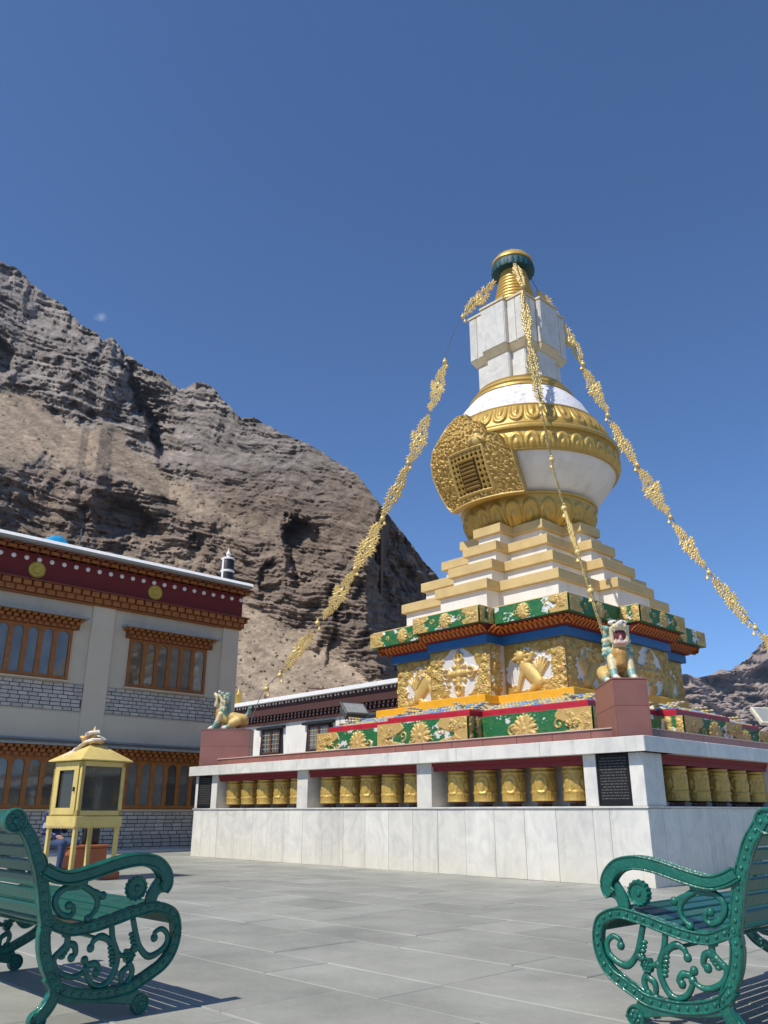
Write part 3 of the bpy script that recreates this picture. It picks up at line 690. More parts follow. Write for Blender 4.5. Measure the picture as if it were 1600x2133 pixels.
bays = {0: [(-5.495, -5.40, 0), (-4.85, -4.63, 1), (-1.84, -1.52, 1), (1.36, 1.69, 1), (4.58, 4.78, 1), (5.29, 5.495, 0)],
        1: [(-5.46, -4.99, 0), (-1.5, -0.98, 1), (1.6, 2.1, 1), (4.93, 5.46, 0)], 2: [(-5.495, -4.9, 0), (-1.8, -1.5, 1), (1.4, 1.7, 1), (4.6, 5.495, 0)], 3: [(-5.46, -4.9, 0), (-1.8, -1.5, 1), (1.4, 1.7, 1), (4.6, 5.46, 0)]}
for sx in (-1, 1):
    for sy in (-1, 1): MB().box(min(sx * 5.455, sx * 4.94), max(sx * 5.455, sx * 4.94), min(sy * 5.455, sy * 4.94), max(sy * 5.455, sy * 4.94), 0.9685, 1.639).build('corner_core', 'marble', plinth)
for k in range(4):
    ry = (0, 0, k * math.pi / 2)
    for x0, x1, deep in bays[k]:
        MB().cbox(x0, x1, -5.495, -4.94 if deep else -5.4565, 0.9685, 1.64, 0.004).build('pillar', 'marble', plinth).rotation_euler = ry
    # back panels of the gallery and red soffit
    nb = 9
    for i in range(nb):
        x0 = -4.9 + i * 9.8 / nb; MB().box(x0 + .002, x0 + 9.8 / nb - .002, -4.965, -4.93, 0.9685, 1.6).build('back_panel', 'marble', plinth).rotation_euler = ry
    MB().box(-5.2, 5.2, -5.47, -4.93, 1.585, 1.64).build('soffit', 'red_soffit', plinth).rotation_euler = ry
    MB().box(-5.2, 5.2, -5.44, -5.41, 1.51, 1.585).build('valance', 'red_soffit', plinth).rotation_euler = ry
    # marble cap slab in lengths
    xs = [-5.62, -3.9, -2.3, -0.75, 0.8, 2.35, 3.95, 5.62]
    for i in range(len(xs) - 1):
        MB().cbox(xs[i] + .0015, xs[i + 1] - .0015, -5.62, -4.8 if 0 < i < 6 else -4.8, 1.64, 1.84, 0.006).build('cap_slab', 'marble', plinth).rotation_euler = ry if True else None
    # granite kerb in lengths
    for i in range(16):
        x0 = -5.28 + i * 0.66
        MB().cbox(x0 + .003, x0 + .657, -5.3, -5.12, 1.84, 1.985, 0.004).build('granite_kerb', 'granite', plinth).rotation_euler = ry
    MB().box(-5.31, 5.31, -5.32, -5.1, 1.985, 2.0).build('kerb_top', 'granite_edge', plinth).rotation_euler = ry
tp = MB(); tp.prism([(-4.82, -4.82), (4.82, -4.82), (4.82, 4.82), (-4.82, 4.82)], 1.66, 1.838); tp.prism([(-5.11, -5.11), (5.11, -5.11), (5.11, 5.11), (-5.11, 5.11)], 1.8385, 1.99)
tp.build('deck', 'granite', plinth)

# plaques let into the plinth face
def loc(x, y, z=0.0):
    p = np.array([CX, CY]) + E1 * x + E2 * y; return (float(p[0]), float(p[1]), z)
def plaque(x0, x1, label):
    xc = (x0 + x1) / 2; w = (x1 - x0) / 2
    t = empty('inscription_plaque', loc(xc, -5.48, 0.975), RZ, label, 'plaque')
    MB().cbox(-w, w, 0, 0.024, 0.0, 0.66, 0.004).build('panel', 'plaque_black', t)
    q = random.Random(int(x0 * 100)); m = MB()
    for r in range(15):
        z = 0.6 - r * 0.037; x = -w + 0.04 + (0.03 if r % 5 == 0 else 0)
        while x < w - 0.06:
            l = q.uniform(0.02, 0.07); l = min(l, w - 0.045 - x); m.box(x, x + l, -0.002, 0.0, z, z + 0.014); x += l + 0.012
    tag(m.build('inscription', 'plaque_text', t), kind='stuff')
    fr = MB(); fr.box(-w, w, -0.006, 0, 0.645, 0.66).box(-w, w, -0.006, 0, 0, 0.012).box(-w, -w + 0.012, -0.006, 0, 0.012, 0.645).box(w - 0.012, w, -0.006, 0, 0.012, 0.645); fr.build('frame', 'plaque_black', t)
plaque(-5.39, -4.86, 'small black inscribed plaque at the far left end of the marble plinth')
plaque(4.79, 5.28, 'black inscribed plaque beside the near corner of the marble plinth')

# ---------------------------------------------------------------- prayer wheels
def wheel_proto():
    t = empty('prayer_wheel'); 
    n, h = 56, 0.46; T = np.linspace(0, 2 * math.pi, n + 1)[:, None]; Zs = np.linspace(0, h, 30)[None, :]
    r = np.full((n + 1, 30), 0.168)
    u = (T / (2 * math.pi) * 4) % 1 - 0.5; zz = (Zs - 0.24) / 0.13
    r = r + 0.016 * np.clip(1 - np.abs(np.hypot(u * 3.0, zz) - 0.95) * 5, 0, 1) + 0.022 * np.clip(1 - np.hypot(u * 4.5, zz * 1.1) ** 2, 0, 1)
    r = r + 0.012 * ((Zs < 0.10) & (Zs > 0.02)) * np.abs(np.sin(T * 11)) + 0.012 * (np.abs(Zs - 0.115) < 0.012) + 0.014 * (np.abs(Zs - 0.41) < 0.014) + 0.012 * (Zs > 0.445) + 0.014 * (Zs < 0.02)
    r = r + 0.016 * (fbm(T * 6 + Zs * 0, Zs * 22, T * 0, 3) - 0.5) * (Zs > 0.12)
    P = np.stack([r * np.cos(T), r * np.sin(T), Zs + r * 0], -1)
    mb = MB(); mb.grid(P, flip=False); mb.lathe([(0.15, 0.0), (0.15, 0.002)], 24); mb.lathe([(0.165, h - 0.004), (0.13, h + 0.03), (0.06, h + 0.045), (0.03, h + 0.05)], 24)
    d = mb.build('drum', 'gold', t, smooth=50); fix_normals(d)
    MB().lathe([(0.014, -0.075), (0.014, 0.56)], 8).build('axle', 'metal_grey', t)
    MB().cbox(-0.10, 0.10, -0.05, 0.05, -0.075, -0.035, 0.005).build('bracket', 'dark_wood', t)
    MB().lathe([(0.10, -0.03), (0.14, -0.005), (0.14, 0.0)], 16).build('hub', 'dark_wood', t)
    return t
wp = wheel_proto(); first = [wp]
ordn = ['first', 'second', 'third', 'fourth', 'fifth']
def place_wheel(x, y, rz, label, group):
    o = first.pop() if first else copy_tree(wp)
    o.location = loc(x, y, 1.045); o.rotation_euler = (0, 0, rz); tag(o, label, 'prayer wheel', group)
GW = 'golden prayer wheels in the plinth galleries'
for bay, xm, nm in (('far left', -3.235, 'bay beside the far left plaque'), ('middle', -0.08, 'middle bay of sunlit side'), ('right', 3.135, 'bay beside the near corner plaque')):
    for i in range(5):
        place_wheel(xm + (i - 2) * 0.555, -5.21, random.uniform(-.5, .5), f'{ordn[i]} golden prayer wheel from the left, {nm}', GW)
for i in range(5):
    x, y = 5.23, -4.2 + i * 0.655
    place_wheel(x, y, random.uniform(-.5, .5), f'{ordn[i]} golden prayer wheel from the corner on the shaded right side', GW)

# ---------------------------------------------------------------- stupa
stupa = empty('stupa', (CX, CY, 1.99), RZ, 'gold and white Buddhist stupa with stepped tiers, round dome and spire', 'stupa')
SB = 1.99
def P(z): return z - SB
def tier(name, m, a, b, c, z0, z1, a1=None, b1=None, c1=None):
    a1 = a if a1 is None else a1; b1 = b if b1 is None else b1; c1 = c if c1 is None else c1
    p0_, p1_ = cross(a, b, c), cross(a1, b1, c1)
    return MB().loft([[(x, y, P(z0)) for x, y in p0_], [(x, y, P(z1)) for x, y in p1_]]).build(name, m, stupa)
def chamf_tier(name, m, a, b, c, z0, z1, e=0.012):
    q = [cross(a - e, b - e, c - e), cross(a, b, c), cross(a, b, c), cross(a - e, b - e, c - e)]
    zs = [z0, z0 + e, z1 - e, z1]
    return MB().loft([[(x, y, P(z)) for x, y in pp] for pp, z in zip(q, zs)]).build(name, m, stupa)

# green painted bands
def green_panel(w, h, kind, seed):
    r = Relief(w, h, 0.012); r.fill(GREEN); X, Z = r.X, r.Z; zz = Z / h
    def leafy(side):
        # gold corner plate with a pointed ogee edge
        d = X if side == 0 else w - X
        L = min(0.42 * h / 0.34 * 1.0, w * 0.36); edge = L * (0.62 + 0.38 * np.abs(np.cos(zz * math.pi * 1.0)) + 0.18 * np.sin(zz * math.pi * 2) ** 2)
        edge = edge * (1 - 0.45 * np.exp(-((zz - 0.42) / 0.09) ** 2))
        r.region(d < edge, GOLD, 0.018)
        r.foliage((0.05 if side == 0 else w - L * 0.75), (L * 0.75 if side == 0 else w - 0.05), 0.06, h - 0.06, 16, seed + side, 0.035, 0.075, 0.05)
    if kind in ('wing', 'centre'): leafy(0); leafy(1)
    if kind == 'inner': leafy(1)
    if kind == 'outer': leafy(0)
    if w > 0.7:
        cx = w * 0.5 if kind != 'inner' else w * 0.42
        if kind == 'outer': cx = w * 0.58
        r.flower(cx, h * 0.48, h * 0.50, 11, 0.04); r.foliage(cx - h * .5, cx + h * .5, h * .12, h * .8, 5, seed + 9, .03, .06, .045)
        if kind == 'inner' or kind == 'outer': r.cap((cx, h * 0.3), (cx, h * 0.62), h * 0.24, h * 0.08, 0.05)
    else: leafy(0); leafy(1)
    if w > 0.7:
        q_ = random.Random(seed)
        for f_ in (0.30, 0.72): r.curl(w * f_, h * q_.uniform(.35, .65), h * .2, q_.uniform(0, 6), 1.1, h * .035, .02, 1, GOLD)
    r.flakes(seed, 0.37, only=GREEN)
    return r
def band_panels(name, a, b, c, z0, z1, proud=0.004, seed=1):
    h = z1 - z0; kinds = ['outer', None, 'centre', None, 'inner']
    for i, (o, d, n, L) in enumerate(cross_segs(a, b, c)):
        if L < 0.05: continue
        kd = kinds[i] or 'ret'
        pr = green_panel(L - 0.004, h - 0.006, kd, seed + i)
        ob = pr.build(name, 'gold_relief', stupa, (o[0] + n[0] * proud + d[0] * .002, o[1] + n[1] * proud + d[1] * .002, P(z0) + .003), (d[0], d[1], 0), nrm=(n[0], n[1], 0))
        rot4(ob, stupa)
chamf_tier('lower_band', 'green_paint', 3.6, 3.97, 1.2, 2.0, 2.556, 0.003); band_panels('lower_band_panel', 3.6, 3.97, 1.2, 2.0, 2.556, seed=3)
chamf_tier('red_fillet', 'red_paint', 3.42, 3.8, 1.1, 2.556, 2.69)
# cloud scroll band: sloping strip of pale blue and white lobes
tier('cloud_core', 'cream_trim', 3.3, 3.68, 1.04, 2.69, 2.9, 2.62, 3.0, 0.86)
for i, (o, d, n, L) in enumerate(cross_segs(3.3, 3.68, 1.04)):
    mb = MB(); k = max(2, int(L / 0.085)); q = random.Random(i)
    for j in range(k):
        for rowi, (off, zz, rr) in enumerate(((0.01, 2.71, 0.036), (0.16, 2.762, 0.034), (0.32, 2.812, 0.033), (0.48, 2.862, 0.032))):
            x = (j + 0.5 + 0.5 * (rowi % 2)) * L / k
            if x > L: continue
            ph = (j // 4 + rowi // 2) % 3
            mb.setcol([(0.14, 0.27, 0.46), (0.46, 0.42, 0.33), (0.30, 0.36, 0.40)][ph] if q.random() > 0.35 else (0.60, 0.46, 0.16))
            mb.sphere((o[0] + d[0] * x - n[0] * off, o[1] + d[1] * x - n[1] * off, P(zz)), (rr * 1.5, rr * 1.5, rr * 0.75), 8, 6)
    ob = tag(mb.build('cloud_scroll', 'painted', stupa, smooth=60), kind='stuff'); rot4(ob, stupa)
chamf_tier('yellow_fillet', 'yellow_paint', 2.66, 3.08, 0.90, 2.9, 3.06)
# drum with gold relief of lions, crossed vajra and scrolls on white
tier('drum_wall', 'white_plaster', 2.3, 2.77, 0.82, 3.06, 4.12)
def lion_panel(w, h, flip, seed):
    r = Relief(w, h, 0.012); s = h
    ox = w * 0.34
    def T(x, z): return (ox + (x - 0.36) * s * 1.0, z * s)
    r.cap(T(.38, .52), T(.66, .22), .15 * s, .13 * s, 0.085); r.cap(T(.34, .5), T(.20, .12), .07 * s, .05 * s, 0.07); r.cap(T(.20, .1), T(.12, .09), .05 * s, .04 * s, .06)
    r.cap(T(.66, .22), T(.52, .10), .09 * s, .06 * s, .07); r.cap(T(.52, .10), T(.44, .06), .05 * s, .04 * s, .06)
    r.cap(T(.40, .62), T(.54, .66), .055 * s, .045 * s, .075); r.cap(T(.54, .66), T(.56, .76), .045 * s, .05 * s, .075)
    r.dot(*T(.27, .74), .125 * s, .10); r.cap(T(.22, .70), T(.14, .68), .06 * s, .05 * s, .10)
    for k in range(9):
        a = k / 9 * 6.28; r.dot(T(.30, .74)[0] + math.cos(a) * .13 * s, T(.30, .74)[1] + math.sin(a) * .13 * s, .042 * s, .075)
    r.cap(T(.19, .64), T(.16, .63), .014 * s, .01 * s, .115, (0.2, 0.09, 0.02)); r.dot(*T(.22, .77), .014 * s, .12, (0.08, 0.04, 0.02))
    for k in range(6):
        a = 0.7 + k * 0.33; r.cap(T(.74, .38), (T(.74, .38)[0] + math.cos(a) * .24 * s, T(.74, .38)[1] + math.sin(a) * .30 * s), .045 * s, .02 * s, .055)
    r.cap(T(.70, .28), T(.76, .40), .04 * s, .04 * s, .05)
    xe = w
    e_ = np.hypot((r.X - w * .42) / (w * .37), (r.Z - h * .47) / (h * .40)) + (fbm(r.X * 7, r.Z * 7, r.X * 0 + seed, 4) - .5) * .5
    mk = (e_ > 1.0) & (r.H < .004); r.region(mk, GOLD_D, 0.010)
    r.foliage(xe - .30, xe - .03, 0.05, h - .06, 30, seed, .04, .085, .06)
    r.foliage(w * .5, xe - .05, 0.02, .24, 13, seed + 3, .04, .075, .05)
    r.foliage(w * .40, xe - .05, h - .30, h - .05, 16, seed + 4, .04, .08, .05)
    r.foliage(.1, w * .45, h - .16, h - .03, 5, seed + 5, .03, .06, .045)
    if flip: r.H = r.H[::-1]; r.C = r.C[::-1]
    return r
def vajra_panel(w, h, seed):
    r = Relief(w, h, 0.012); cx, cz = w * .5, h * .5; s = h
    r.dot(cx, cz, .10 * s, .10)
    for k in range(4):
        a = k * math.pi / 2; dx, dz = math.cos(a), math.sin(a)
        r.cap((cx + dx * .10 * s, cz + dz * .10 * s), (cx + dx * .22 * s, cz + dz * .22 * s), .075 * s, .06 * s, .08)
        r.dot(cx + dx * .23 * s, cz + dz * .23 * s, .075 * s, .09)
        for sg in (-1, 1):
            px, pz = -dz * sg, dx * sg
            r.path([(cx + dx * .22 * s, cz + dz * .22 * s), (cx + dx * .27 * s + px * .10 * s, cz + dz * .27 * s + pz * .10 * s), (cx + dx * .36 * s + px * .09 * s, cz + dz * .36 * s + pz * .09 * s), (cx + dx * .43 * s, cz + dz * .43 * s)], .032 * s, .07, taper=.3)
        r.cap((cx + dx * .22 * s, cz + dz * .22 * s), (cx + dx * .45 * s, cz + dz * .45 * s), .028 * s, .02 * s, .07)
    for k in range(4):
        a = k * math.pi / 2 + math.pi / 4; r.dot(cx + math.cos(a) * .19 * s, cz + math.sin(a) * .19 * s, .06 * s, .06)
    e_ = np.hypot((r.X - cx) / (w * .31), (r.Z - cz) / (h * .50)) + (fbm(r.X * 7, r.Z * 7, r.X * 0 + seed, 4) - .5) * .4
    mk = (e_ > 1.0) & (r.H < .004); r.region(mk, GOLD_D, 0.010)
    for x0, x1 in ((.02, w * .22), (w * .78, w - .02)):
        r.foliage(x0 + .04, x1 - .03, .05, h - .05, 24, seed + int(x0 * 10), .04, .09, .06)
    r.foliage(w * .15, w * .33, .03, h * .35, 5, seed + 7, .04, .08, .05); r.foliage(w * .67, w * .85, .03, h * .35, 5, seed + 8, .04, .08, .05)
    r.foliage(w * .15, w * .3, h * .75, h * .95, 4, seed + 9, .04, .07, .05); r.foliage(w * .7, w * .85, h * .75, h * .95, 4, seed + 10, .04, .07, .05)
    return r
for i, (o, d, n, L) in enumerate(cross_segs(2.3, 2.77, 0.82)):
    h = 1.05
    if i == 0: r = lion_panel(L, h, True, 21)
    elif i == 4: r = lion_panel(L, h, False, 22)
    elif i == 2: r = vajra_panel(L, h, 23)
    else:
        r = Relief(L, h, 0.012); r.region((fbm(r.X * 6, r.Z * 6, r.X * 0 + i, 4) > .42) & ((r.X < L * .7) if i == 3 else (r.X > L * .3)), GOLD_D, 0.010); r.foliage(.06 if i == 3 else .16, L * .62 if i == 3 else L - .05, .05, h - .06, 20, 30 + i, .04, .085, .06)
    ob = r.build('relief_panel', 'gold_relief', stupa, (o[0] + n[0] * .004, o[1] + n[1] * .004, P(3.062)), (d[0], d[1], 0), nrm=(n[0], n[1], 0)); rot4(ob, stupa)
chamf_tier('blue_fillet', 'blue_paint', 2.404, 2.867, 0.817, 4.109, 4.295)
tier('petal_core', 'maroon', 2.46, 2.91, 0.85, 4.295, 4.474, 2.66, 3.11, 0.90)
for i, (o, d, n, L) in enumerate(cross_segs(2.46, 2.91, 0.85)):
    mb = MB(); L2 = L + (0.2 if i in (0, 4) else (0.1 if i == 2 else 0)); k = max(3, int(L2 / 0.115)); st = 0.0 if i != 0 else -0.2
    if i == 2: st = -0.05
    for j in range(k):
        x = st + (j + 0.5) * L2 / k; ww = L2 / k * 0.46
        for rad, mz, cc, pr in ((1.0, 0, (0.52, 0.15, 0.016), 0.012), (0.55, 0.01, (0.07, 0.012, 0.012), 0.020)):
            V = []
            pts = [(math.cos(t) * ww * rad, math.sin(t)) for t in np.linspace(0, math.pi, 9)]
            def W3(u, v):
                v = 0.03 + v * 0.135 * (1 if rad == 1 else 0.7); off = v / 0.179 * 0.2 + pr
                return (o[0] + d[0] * (x + u) + n[0] * off, o[1] + d[1] * (x + u) + n[1] * off, P(4.47 - 0.179 + v * 0.93))
            c_ = [W3(u, v) for u, v in pts]; mb.setcol(cc); mb._add(c_ + [W3(0, 0.3)], [(q, q + 1, 9) for q in range(8)] + [(8, 0, 9)])
            if rad == 1: mb.tube([Vector(p_) for p_ in c_], 0.011, 5)
    ob = mb.build('petal_row', 'painted', stupa); rot4(ob, stupa)
chamf_tier('cornice', 'green_paint', 2.75, 3.19, 0.92, 4.474, 4.812, 0.003); band_panels('cornice_panel', 2.75, 3.19, 0.92, 4.474, 4.812, seed=40)
chamf_tier('cornice_top', 'gold_cap', 2.72, 3.15, 0.90, 4.8125, 4.845)
# four stepped tiers
steps = [(5.523, 2.237, 2.675, 0.742), (6.046, 1.904, 2.339, 0.634), (6.576, 1.548, 1.979, 0.488), (7.083, 1.224, 1.686, 0.398)]
zb = 4.845
for z, a, b, c in steps:
    chamf_tier('step_wall', 'white_plaster', a - .085, b - .085, c - .085, zb, z - .215, 0.004)
    chamf_tier('step_cap', 'gold_cap', a, b, c, z - .215, z, 0.01); zb = z

# dome
def lotus_ring(name, prof, npet, amp, m, seg=12, up=True, rows=14):
    # petals raised from a turned profile; prof (r, z) bottom to top
    pr = np.array(prof); t = np.linspace(0, 1, rows); s = np.linspace(0, 1, len(pr)); rr = np.interp(t, s, pr[:, 0]); zz = np.interp(t, s, pr[:, 1])
    n = npet * seg; T = np.linspace(0, 2 * math.pi, n + 1); u = ((T / (2 * math.pi) * npet) % 1) * 2 - 1
    U = u[:, None]; Vv = t[None, :] if up else 1 - t[None, :]
    def rho(sc, v0, top): return np.sqrt((U / sc) ** 2 + (np.clip(Vv - v0, 0, 1) / top) ** 2)
    def lobe(r_): return np.sqrt(np.clip(1 - r_ ** 2, 0, 1))
    a1 = rho(0.97, 0.35, 0.55); a2 = rho(0.66, 0.30, 0.42); a3 = rho(0.34, 0.25, 0.28)
    Hh = amp * (1.0 * np.clip((1 - a1) * 7, 0, 1) - 0.55 * np.clip((1 - a2) * 9, 0, 1) + 0.9 * lobe(np.clip(a3, 0, 1)))
    Rr = rr[None, :] + Hh * np.sin(math.pi * np.clip(t, 0.02, 1) ** 0.8)[None, :] ** 0.5
    Pp = np.stack([Rr * np.cos(T)[:, None], Rr * np.sin(T)[:, None], np.repeat(zz[None, :] - SB, n + 1, 0)], -1)
    mb = MB(); mb.grid(Pp, flip=False); o = mb.build(name, m, stupa); o.data.shade_smooth(); return o
lotus_ring('lotus_base', [(1.30, 7.083), (1.46, 7.25), (1.58, 7.50), (1.61, 7.73)], 24, 0.06, 'gold', seg=20, up=True, rows=26)
MB().lathe([(1.60, P(7.72)), (1.66, P(7.735)), (1.67, P(7.77)), (1.63, P(7.80)), (1.5, P(7.80))], 112).build('lotus_rim', 'gold', stupa, smooth=50)
MB().lathe([(1.57, P(7.79)), (1.74, P(7.98)), (1.92, P(8.2)), (2.07, P(8.4)), (2.17, P(8.60)), (2.18, P(8.7))], 112).build('dome_body', 'white_plaster', stupa, smooth=50)
lotus_ring('dome_band', [(2.19, 8.60), (2.24, 8.72), (2.265, 8.9), (2.23, 9.10)], 40, 0.05, 'gold', seg=16, up=True, rows=24)
MB().lathe([(2.15, P(8.575)), (2.225, P(8.58)), (2.235, P(8.61)), (2.19, P(8.63))], 112).build('band_lower_rim', 'gold', stupa, smooth=50)
MB().lathe([(2.20, P(9.08)), (2.30, P(9.10)), (2.32, P(9.16)), (2.29, P(9.21)), (2.21, P(9.235)), (2.22, P(9.27)), (2.18, P(9.30)), (2.1, P(9.30))], 112).build('band_upper_rim', 'gold', stupa, smooth=50)
lotus_ring('upper_lotus', [(2.16, 9.29), (2.10, 9.45), (2.0, 9.66), (1.88, 9.88)], 34, 0.055, 'gold', seg=18, up=False, rows=24)
MB().lathe([(1.90, P(9.86)), (1.91, P(9.89)), (1.88, P(9.92)), (1.8, P(9.92))], 112).build('upper_lotus_rim', 'gold', stupa, smooth=50)
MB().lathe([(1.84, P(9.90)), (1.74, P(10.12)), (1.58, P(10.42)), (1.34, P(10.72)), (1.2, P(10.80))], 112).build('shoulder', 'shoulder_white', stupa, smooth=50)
MB().lathe([(1.30, P(10.70)), (1.37, P(10.73)), (1.36, P(10.79)), (1.28, P(10.84)), (1.30, P(10.88)), (1.24, P(10.96)), (1.16, P(11.02)), (1.17, P(11.07)), (1.05, P(11.10)), (0.3, P(11.10))], 96).build('neck_rim', 'gold', stupa, smooth=40)
# harmika: marble clad neck and box, cross shaped
def harmika(z0, z1, a, b, c, zf=None, flare=None):
    tier('harmika_core', 'cream_trim', a - .012, b - .012, c - .012, z0, z1)
    h = z1 - z0
    for i, (o, d, n, L) in enumerate(cross_segs(a, b, c)):
        k = 1 if L < 0.5 else (1 if i == 2 else 2)
        for j in range(k):
            l0 = j * L / k + .012; l1 = (j + 1) * L / k - .012
            mb = MB(); Mx = Matrix(((d[0], -n[0], 0, o[0]), (d[1], -n[1], 0, o[1]), (0, 0, 1, 0), (0, 0, 0, 1)))
            mb.cbox(l0, l1, -.008, .03, P(z0 + .05), P(z1 - .05), .004, M=Mx)
            ob = fix_normals(mb.build('marble_facing', 'marble', stupa)); rot4(ob, stupa)
harmika(11.1, 11.98, 0.76, 0.90, 0.34)
tier('harmika_flare', 'cream_trim', 0.80, 0.93, 0.34, 11.93, 12.10, 0.90, 1.04, 0.38)
harmika(12.08, 13.42, 0.90, 1.04, 0.38)
tier('harmika_lip', 'cream_trim', 0.93, 1.07, 0.40, 13.40, 13.46)
# thirteen-ring spire, parasol, finial
prof = []
for k in range(14):
    z0 = 13.44 + k * 0.112; r0 = 0.66 - k * 0.0245
    prof += [(r0 - .03, P(z0)), (r0, P(z0 + .025)), (r0 + .004, P(z0 + .055)), (r0 - .008, P(z0 + .09)), (r0 - .045, P(z0 + .110))]
MB().lathe(prof, 56).build('spire', 'gold', stupa, smooth=40)
MB().lathe([(0.30, P(14.86)), (0.50, P(14.90)), (0.575, P(14.88)), (0.585, P(15.0)), (0.55, P(15.14)), (0.50, P(15.20)), (0.2, P(15.22))], 96, fn=lambda t, j, r, z: r + (0.014 * math.sin(t * 24) if j in (2, 3) else 0)).build('parasol_fringe', 'teal_fringe', stupa, smooth=60)
MB().lathe([(0.53, P(15.15)), (0.57, P(15.17)), (0.565, P(15.24)), (0.50, P(15.30)), (0.44, P(15.40)), (0.30, P(15.47)), (0.12, P(15.51)), (0.10, P(15.55))], 64, fn=lambda t, j, r, z: r + (0.012 * math.sin(t * 30) if j in (3, 4) else 0)).build('parasol', 'gold', stupa, smooth=60)
MB().lathe([(0.09, P(15.5)), (0.12, P(15.56)), (0.07, P(15.62)), (0.05, P(15.66)), (0.02, P(15.74))], 20).build('finial', 'gold', stupa, smooth=60)

# gable niche on the dome's left face: lobed gold plate with lattice window
def medallion():
    GOLD = GOLD_D
    out = [(1.15, 7.62), (1.16, 8.56), (1.02, 8.64), (0.94, 8.94), (0.66, 9.08), (0.46, 9.40), (0.16, 9.52), (-0.06, 9.82), (-0.42, 9.92), (-0.72, 9.78), (-0.92, 9.50), (-1.14, 9.30), (-1.30, 8.95), (-1.34, 8.55), (-1.24, 8.15), (-1.10, 7.80), (-0.92, 7.62)]
    cx, cz = 0.05, 8.55
    nx, nz = 230, 210
    x = np.linspace(-1.42, 1.25, nx); z = np.linspace(7.55, 10.0, nz); X, Z = np.meshgrid(x, z, indexing='ij')
    inside = np.zeros(X.shape, bool); n = len(out)
    for i in range(n):
        (x0, z0), (x1, z1) = out[i], out[(i + 1) % n]
        cnd = ((z0 > Z) != (z1 > Z)) & (X < (x1 - x0) * (Z - z0) / (z1 - z0 + 1e-9) + x0); inside ^= cnd
    r = Relief(2.67, 2.45, 2.67 / (nx - 1)); r.X = X + 0; r.Z = Z + 0; r.H = np.zeros_like(X); r.C = np.zeros(X.shape + (3,)); r.C[:] = GOLD_D
    q = random.Random(5)
    pool = []
    for _ in range(3500):
        px, pz = q.uniform(-1.3, 1.12), q.uniform(7.68, 9.85)
        if abs(px - 0.02) < 0.56 and 7.74 < pz < 8.85: continue
        if all(math.hypot(px - a, pz - b) > 0.088 for a, b in pool): pool.append((px, pz))
    for px, pz in pool:
        k = q.random()
        if k < 0.30: r.dot(px, pz, q.uniform(.03, .05), .055)
        elif k < 0.75: r.curl(px, pz, q.uniform(.045, .075), q.uniform(0, 6), 1.2, .019, .05, q.choice((-1, 1)))
        else: r.cap((px, pz), (px + q.uniform(-.07, .07), pz + q.uniform(.02, .09)), .032, .012, .06)
    # figure over the window
    r.dot(0.42, 9.12, .085, .13); r.cap((0.42, 9.0), (0.40, 8.88), .10, .13, .11); r.cap((0.34, 8.95), (0.22, 8.84), .05, .04, .12); r.cap((0.5, 8.95), (0.6, 8.86), .05, .04, .12)
    # border rim
    for i in range(n):
        r.cap(out[i], out[(i + 1) % n], .045, .045, .07)
    # window frame
    wx0, wx1, wz0, wz1 = -0.48, 0.52, 7.80, 8.76
    holes = []
    r.region((X > wx0) & (X < wx1) & (Z > wz0) & (Z < wz1), GOLD, 0.03)
    for a_, b_ in (((wx0, wz0), (wx1, wz0)), ((wx1, wz0), (wx1, wz1)), ((wx1, wz1), (wx0, wz1)), ((wx0, wz1), (wx0, wz0))): r.cap(a_, b_, .035, .035, .075)
    # diamond lattice: dark pierced squares around a louvred shutter
    u = (X - wx0) / 0.125; v = (Z - wz0) / 0.125; hole = (np.abs(u - np.floor(u) - .5) + np.abs(v - np.floor(v) - .5) < 0.36)
    zone = (X > wx0 + .04) & (X < wx1 - .04) & (Z > wz0 + .04) & (Z < wz1 - .04)
    door = (np.abs(X - 0.02) < 0.24) & (Z > wz0 + .06) & (Z < wz1 - .22)
    hm = hole & zone & ~door; r.H[hm] = -0.10; r.C[hm] = (0.02, 0.015, 0.01)
    r.H[door] = 0.04 + 0.03 * np.sin(Z[door] * 2 * math.pi / 0.085); dm = door & (np.sin(Z * 2 * math.pi / 0.085) < -0.5); r.C[door] = (0.34, 0.22, 0.06); r.C[dm] = (0.06, 0.04, 0.02)
    edge = door & (np.abs(np.abs(X - 0.02) - 0.225) < 0.018); r.C[edge] = (0.02, 0.015, 0.01); r.H[edge] = 0.0
    # plate follows the bulge of the dome, standing proud of it
    Rz = np.interp(Z, [7.5, 7.8, 8.2, 8.6, 8.9, 9.2, 9.5, 9.9, 10.1], [1.80, 1.90, 2.08, 2.22, 2.28, 2.27, 2.16, 1.96, 1.85])
    yb = -np.sqrt(np.maximum(Rz ** 2 - (X * 0.93) ** 2, 0.3)) - 0.13
    Y = yb - r.H
    mb = MB(); idx = -np.ones(X.shape, int); vs_, cs_ = [], []
    for i in range(nx):
        for j in range(nz):
            if inside[i, j]: idx[i, j] = len(vs_); vs_.append((X[i, j], Y[i, j], Z[i, j] - SB)); cs_.append(tuple(r.C[i, j]))
    fs = []
    for i in range(nx - 1):
        for j in range(nz - 1):
            k4 = (idx[i, j], idx[i + 1, j], idx[i + 1, j + 1], idx[i, j + 1])
            if min(k4) >= 0: fs.append(k4)
    # rim going back to the dome
    from collections import Counter
    ec = {}
    for f in fs:
        for a_, b_ in zip(f, f[1:] + f[:1]):
            if (b_, a_) in ec: ec.pop((b_, a_))
            else: ec[(a_, b_)] = 1
    base = {}
    def bk(a_):
        if a_ not in base:
            p_ = vs_[a_]; base[a_] = len(vs_); vs_.append((p_[0] * 0.99, p_[1] + 0.20, p_[2])); cs_.append(GOLD_D)
        return base[a_]
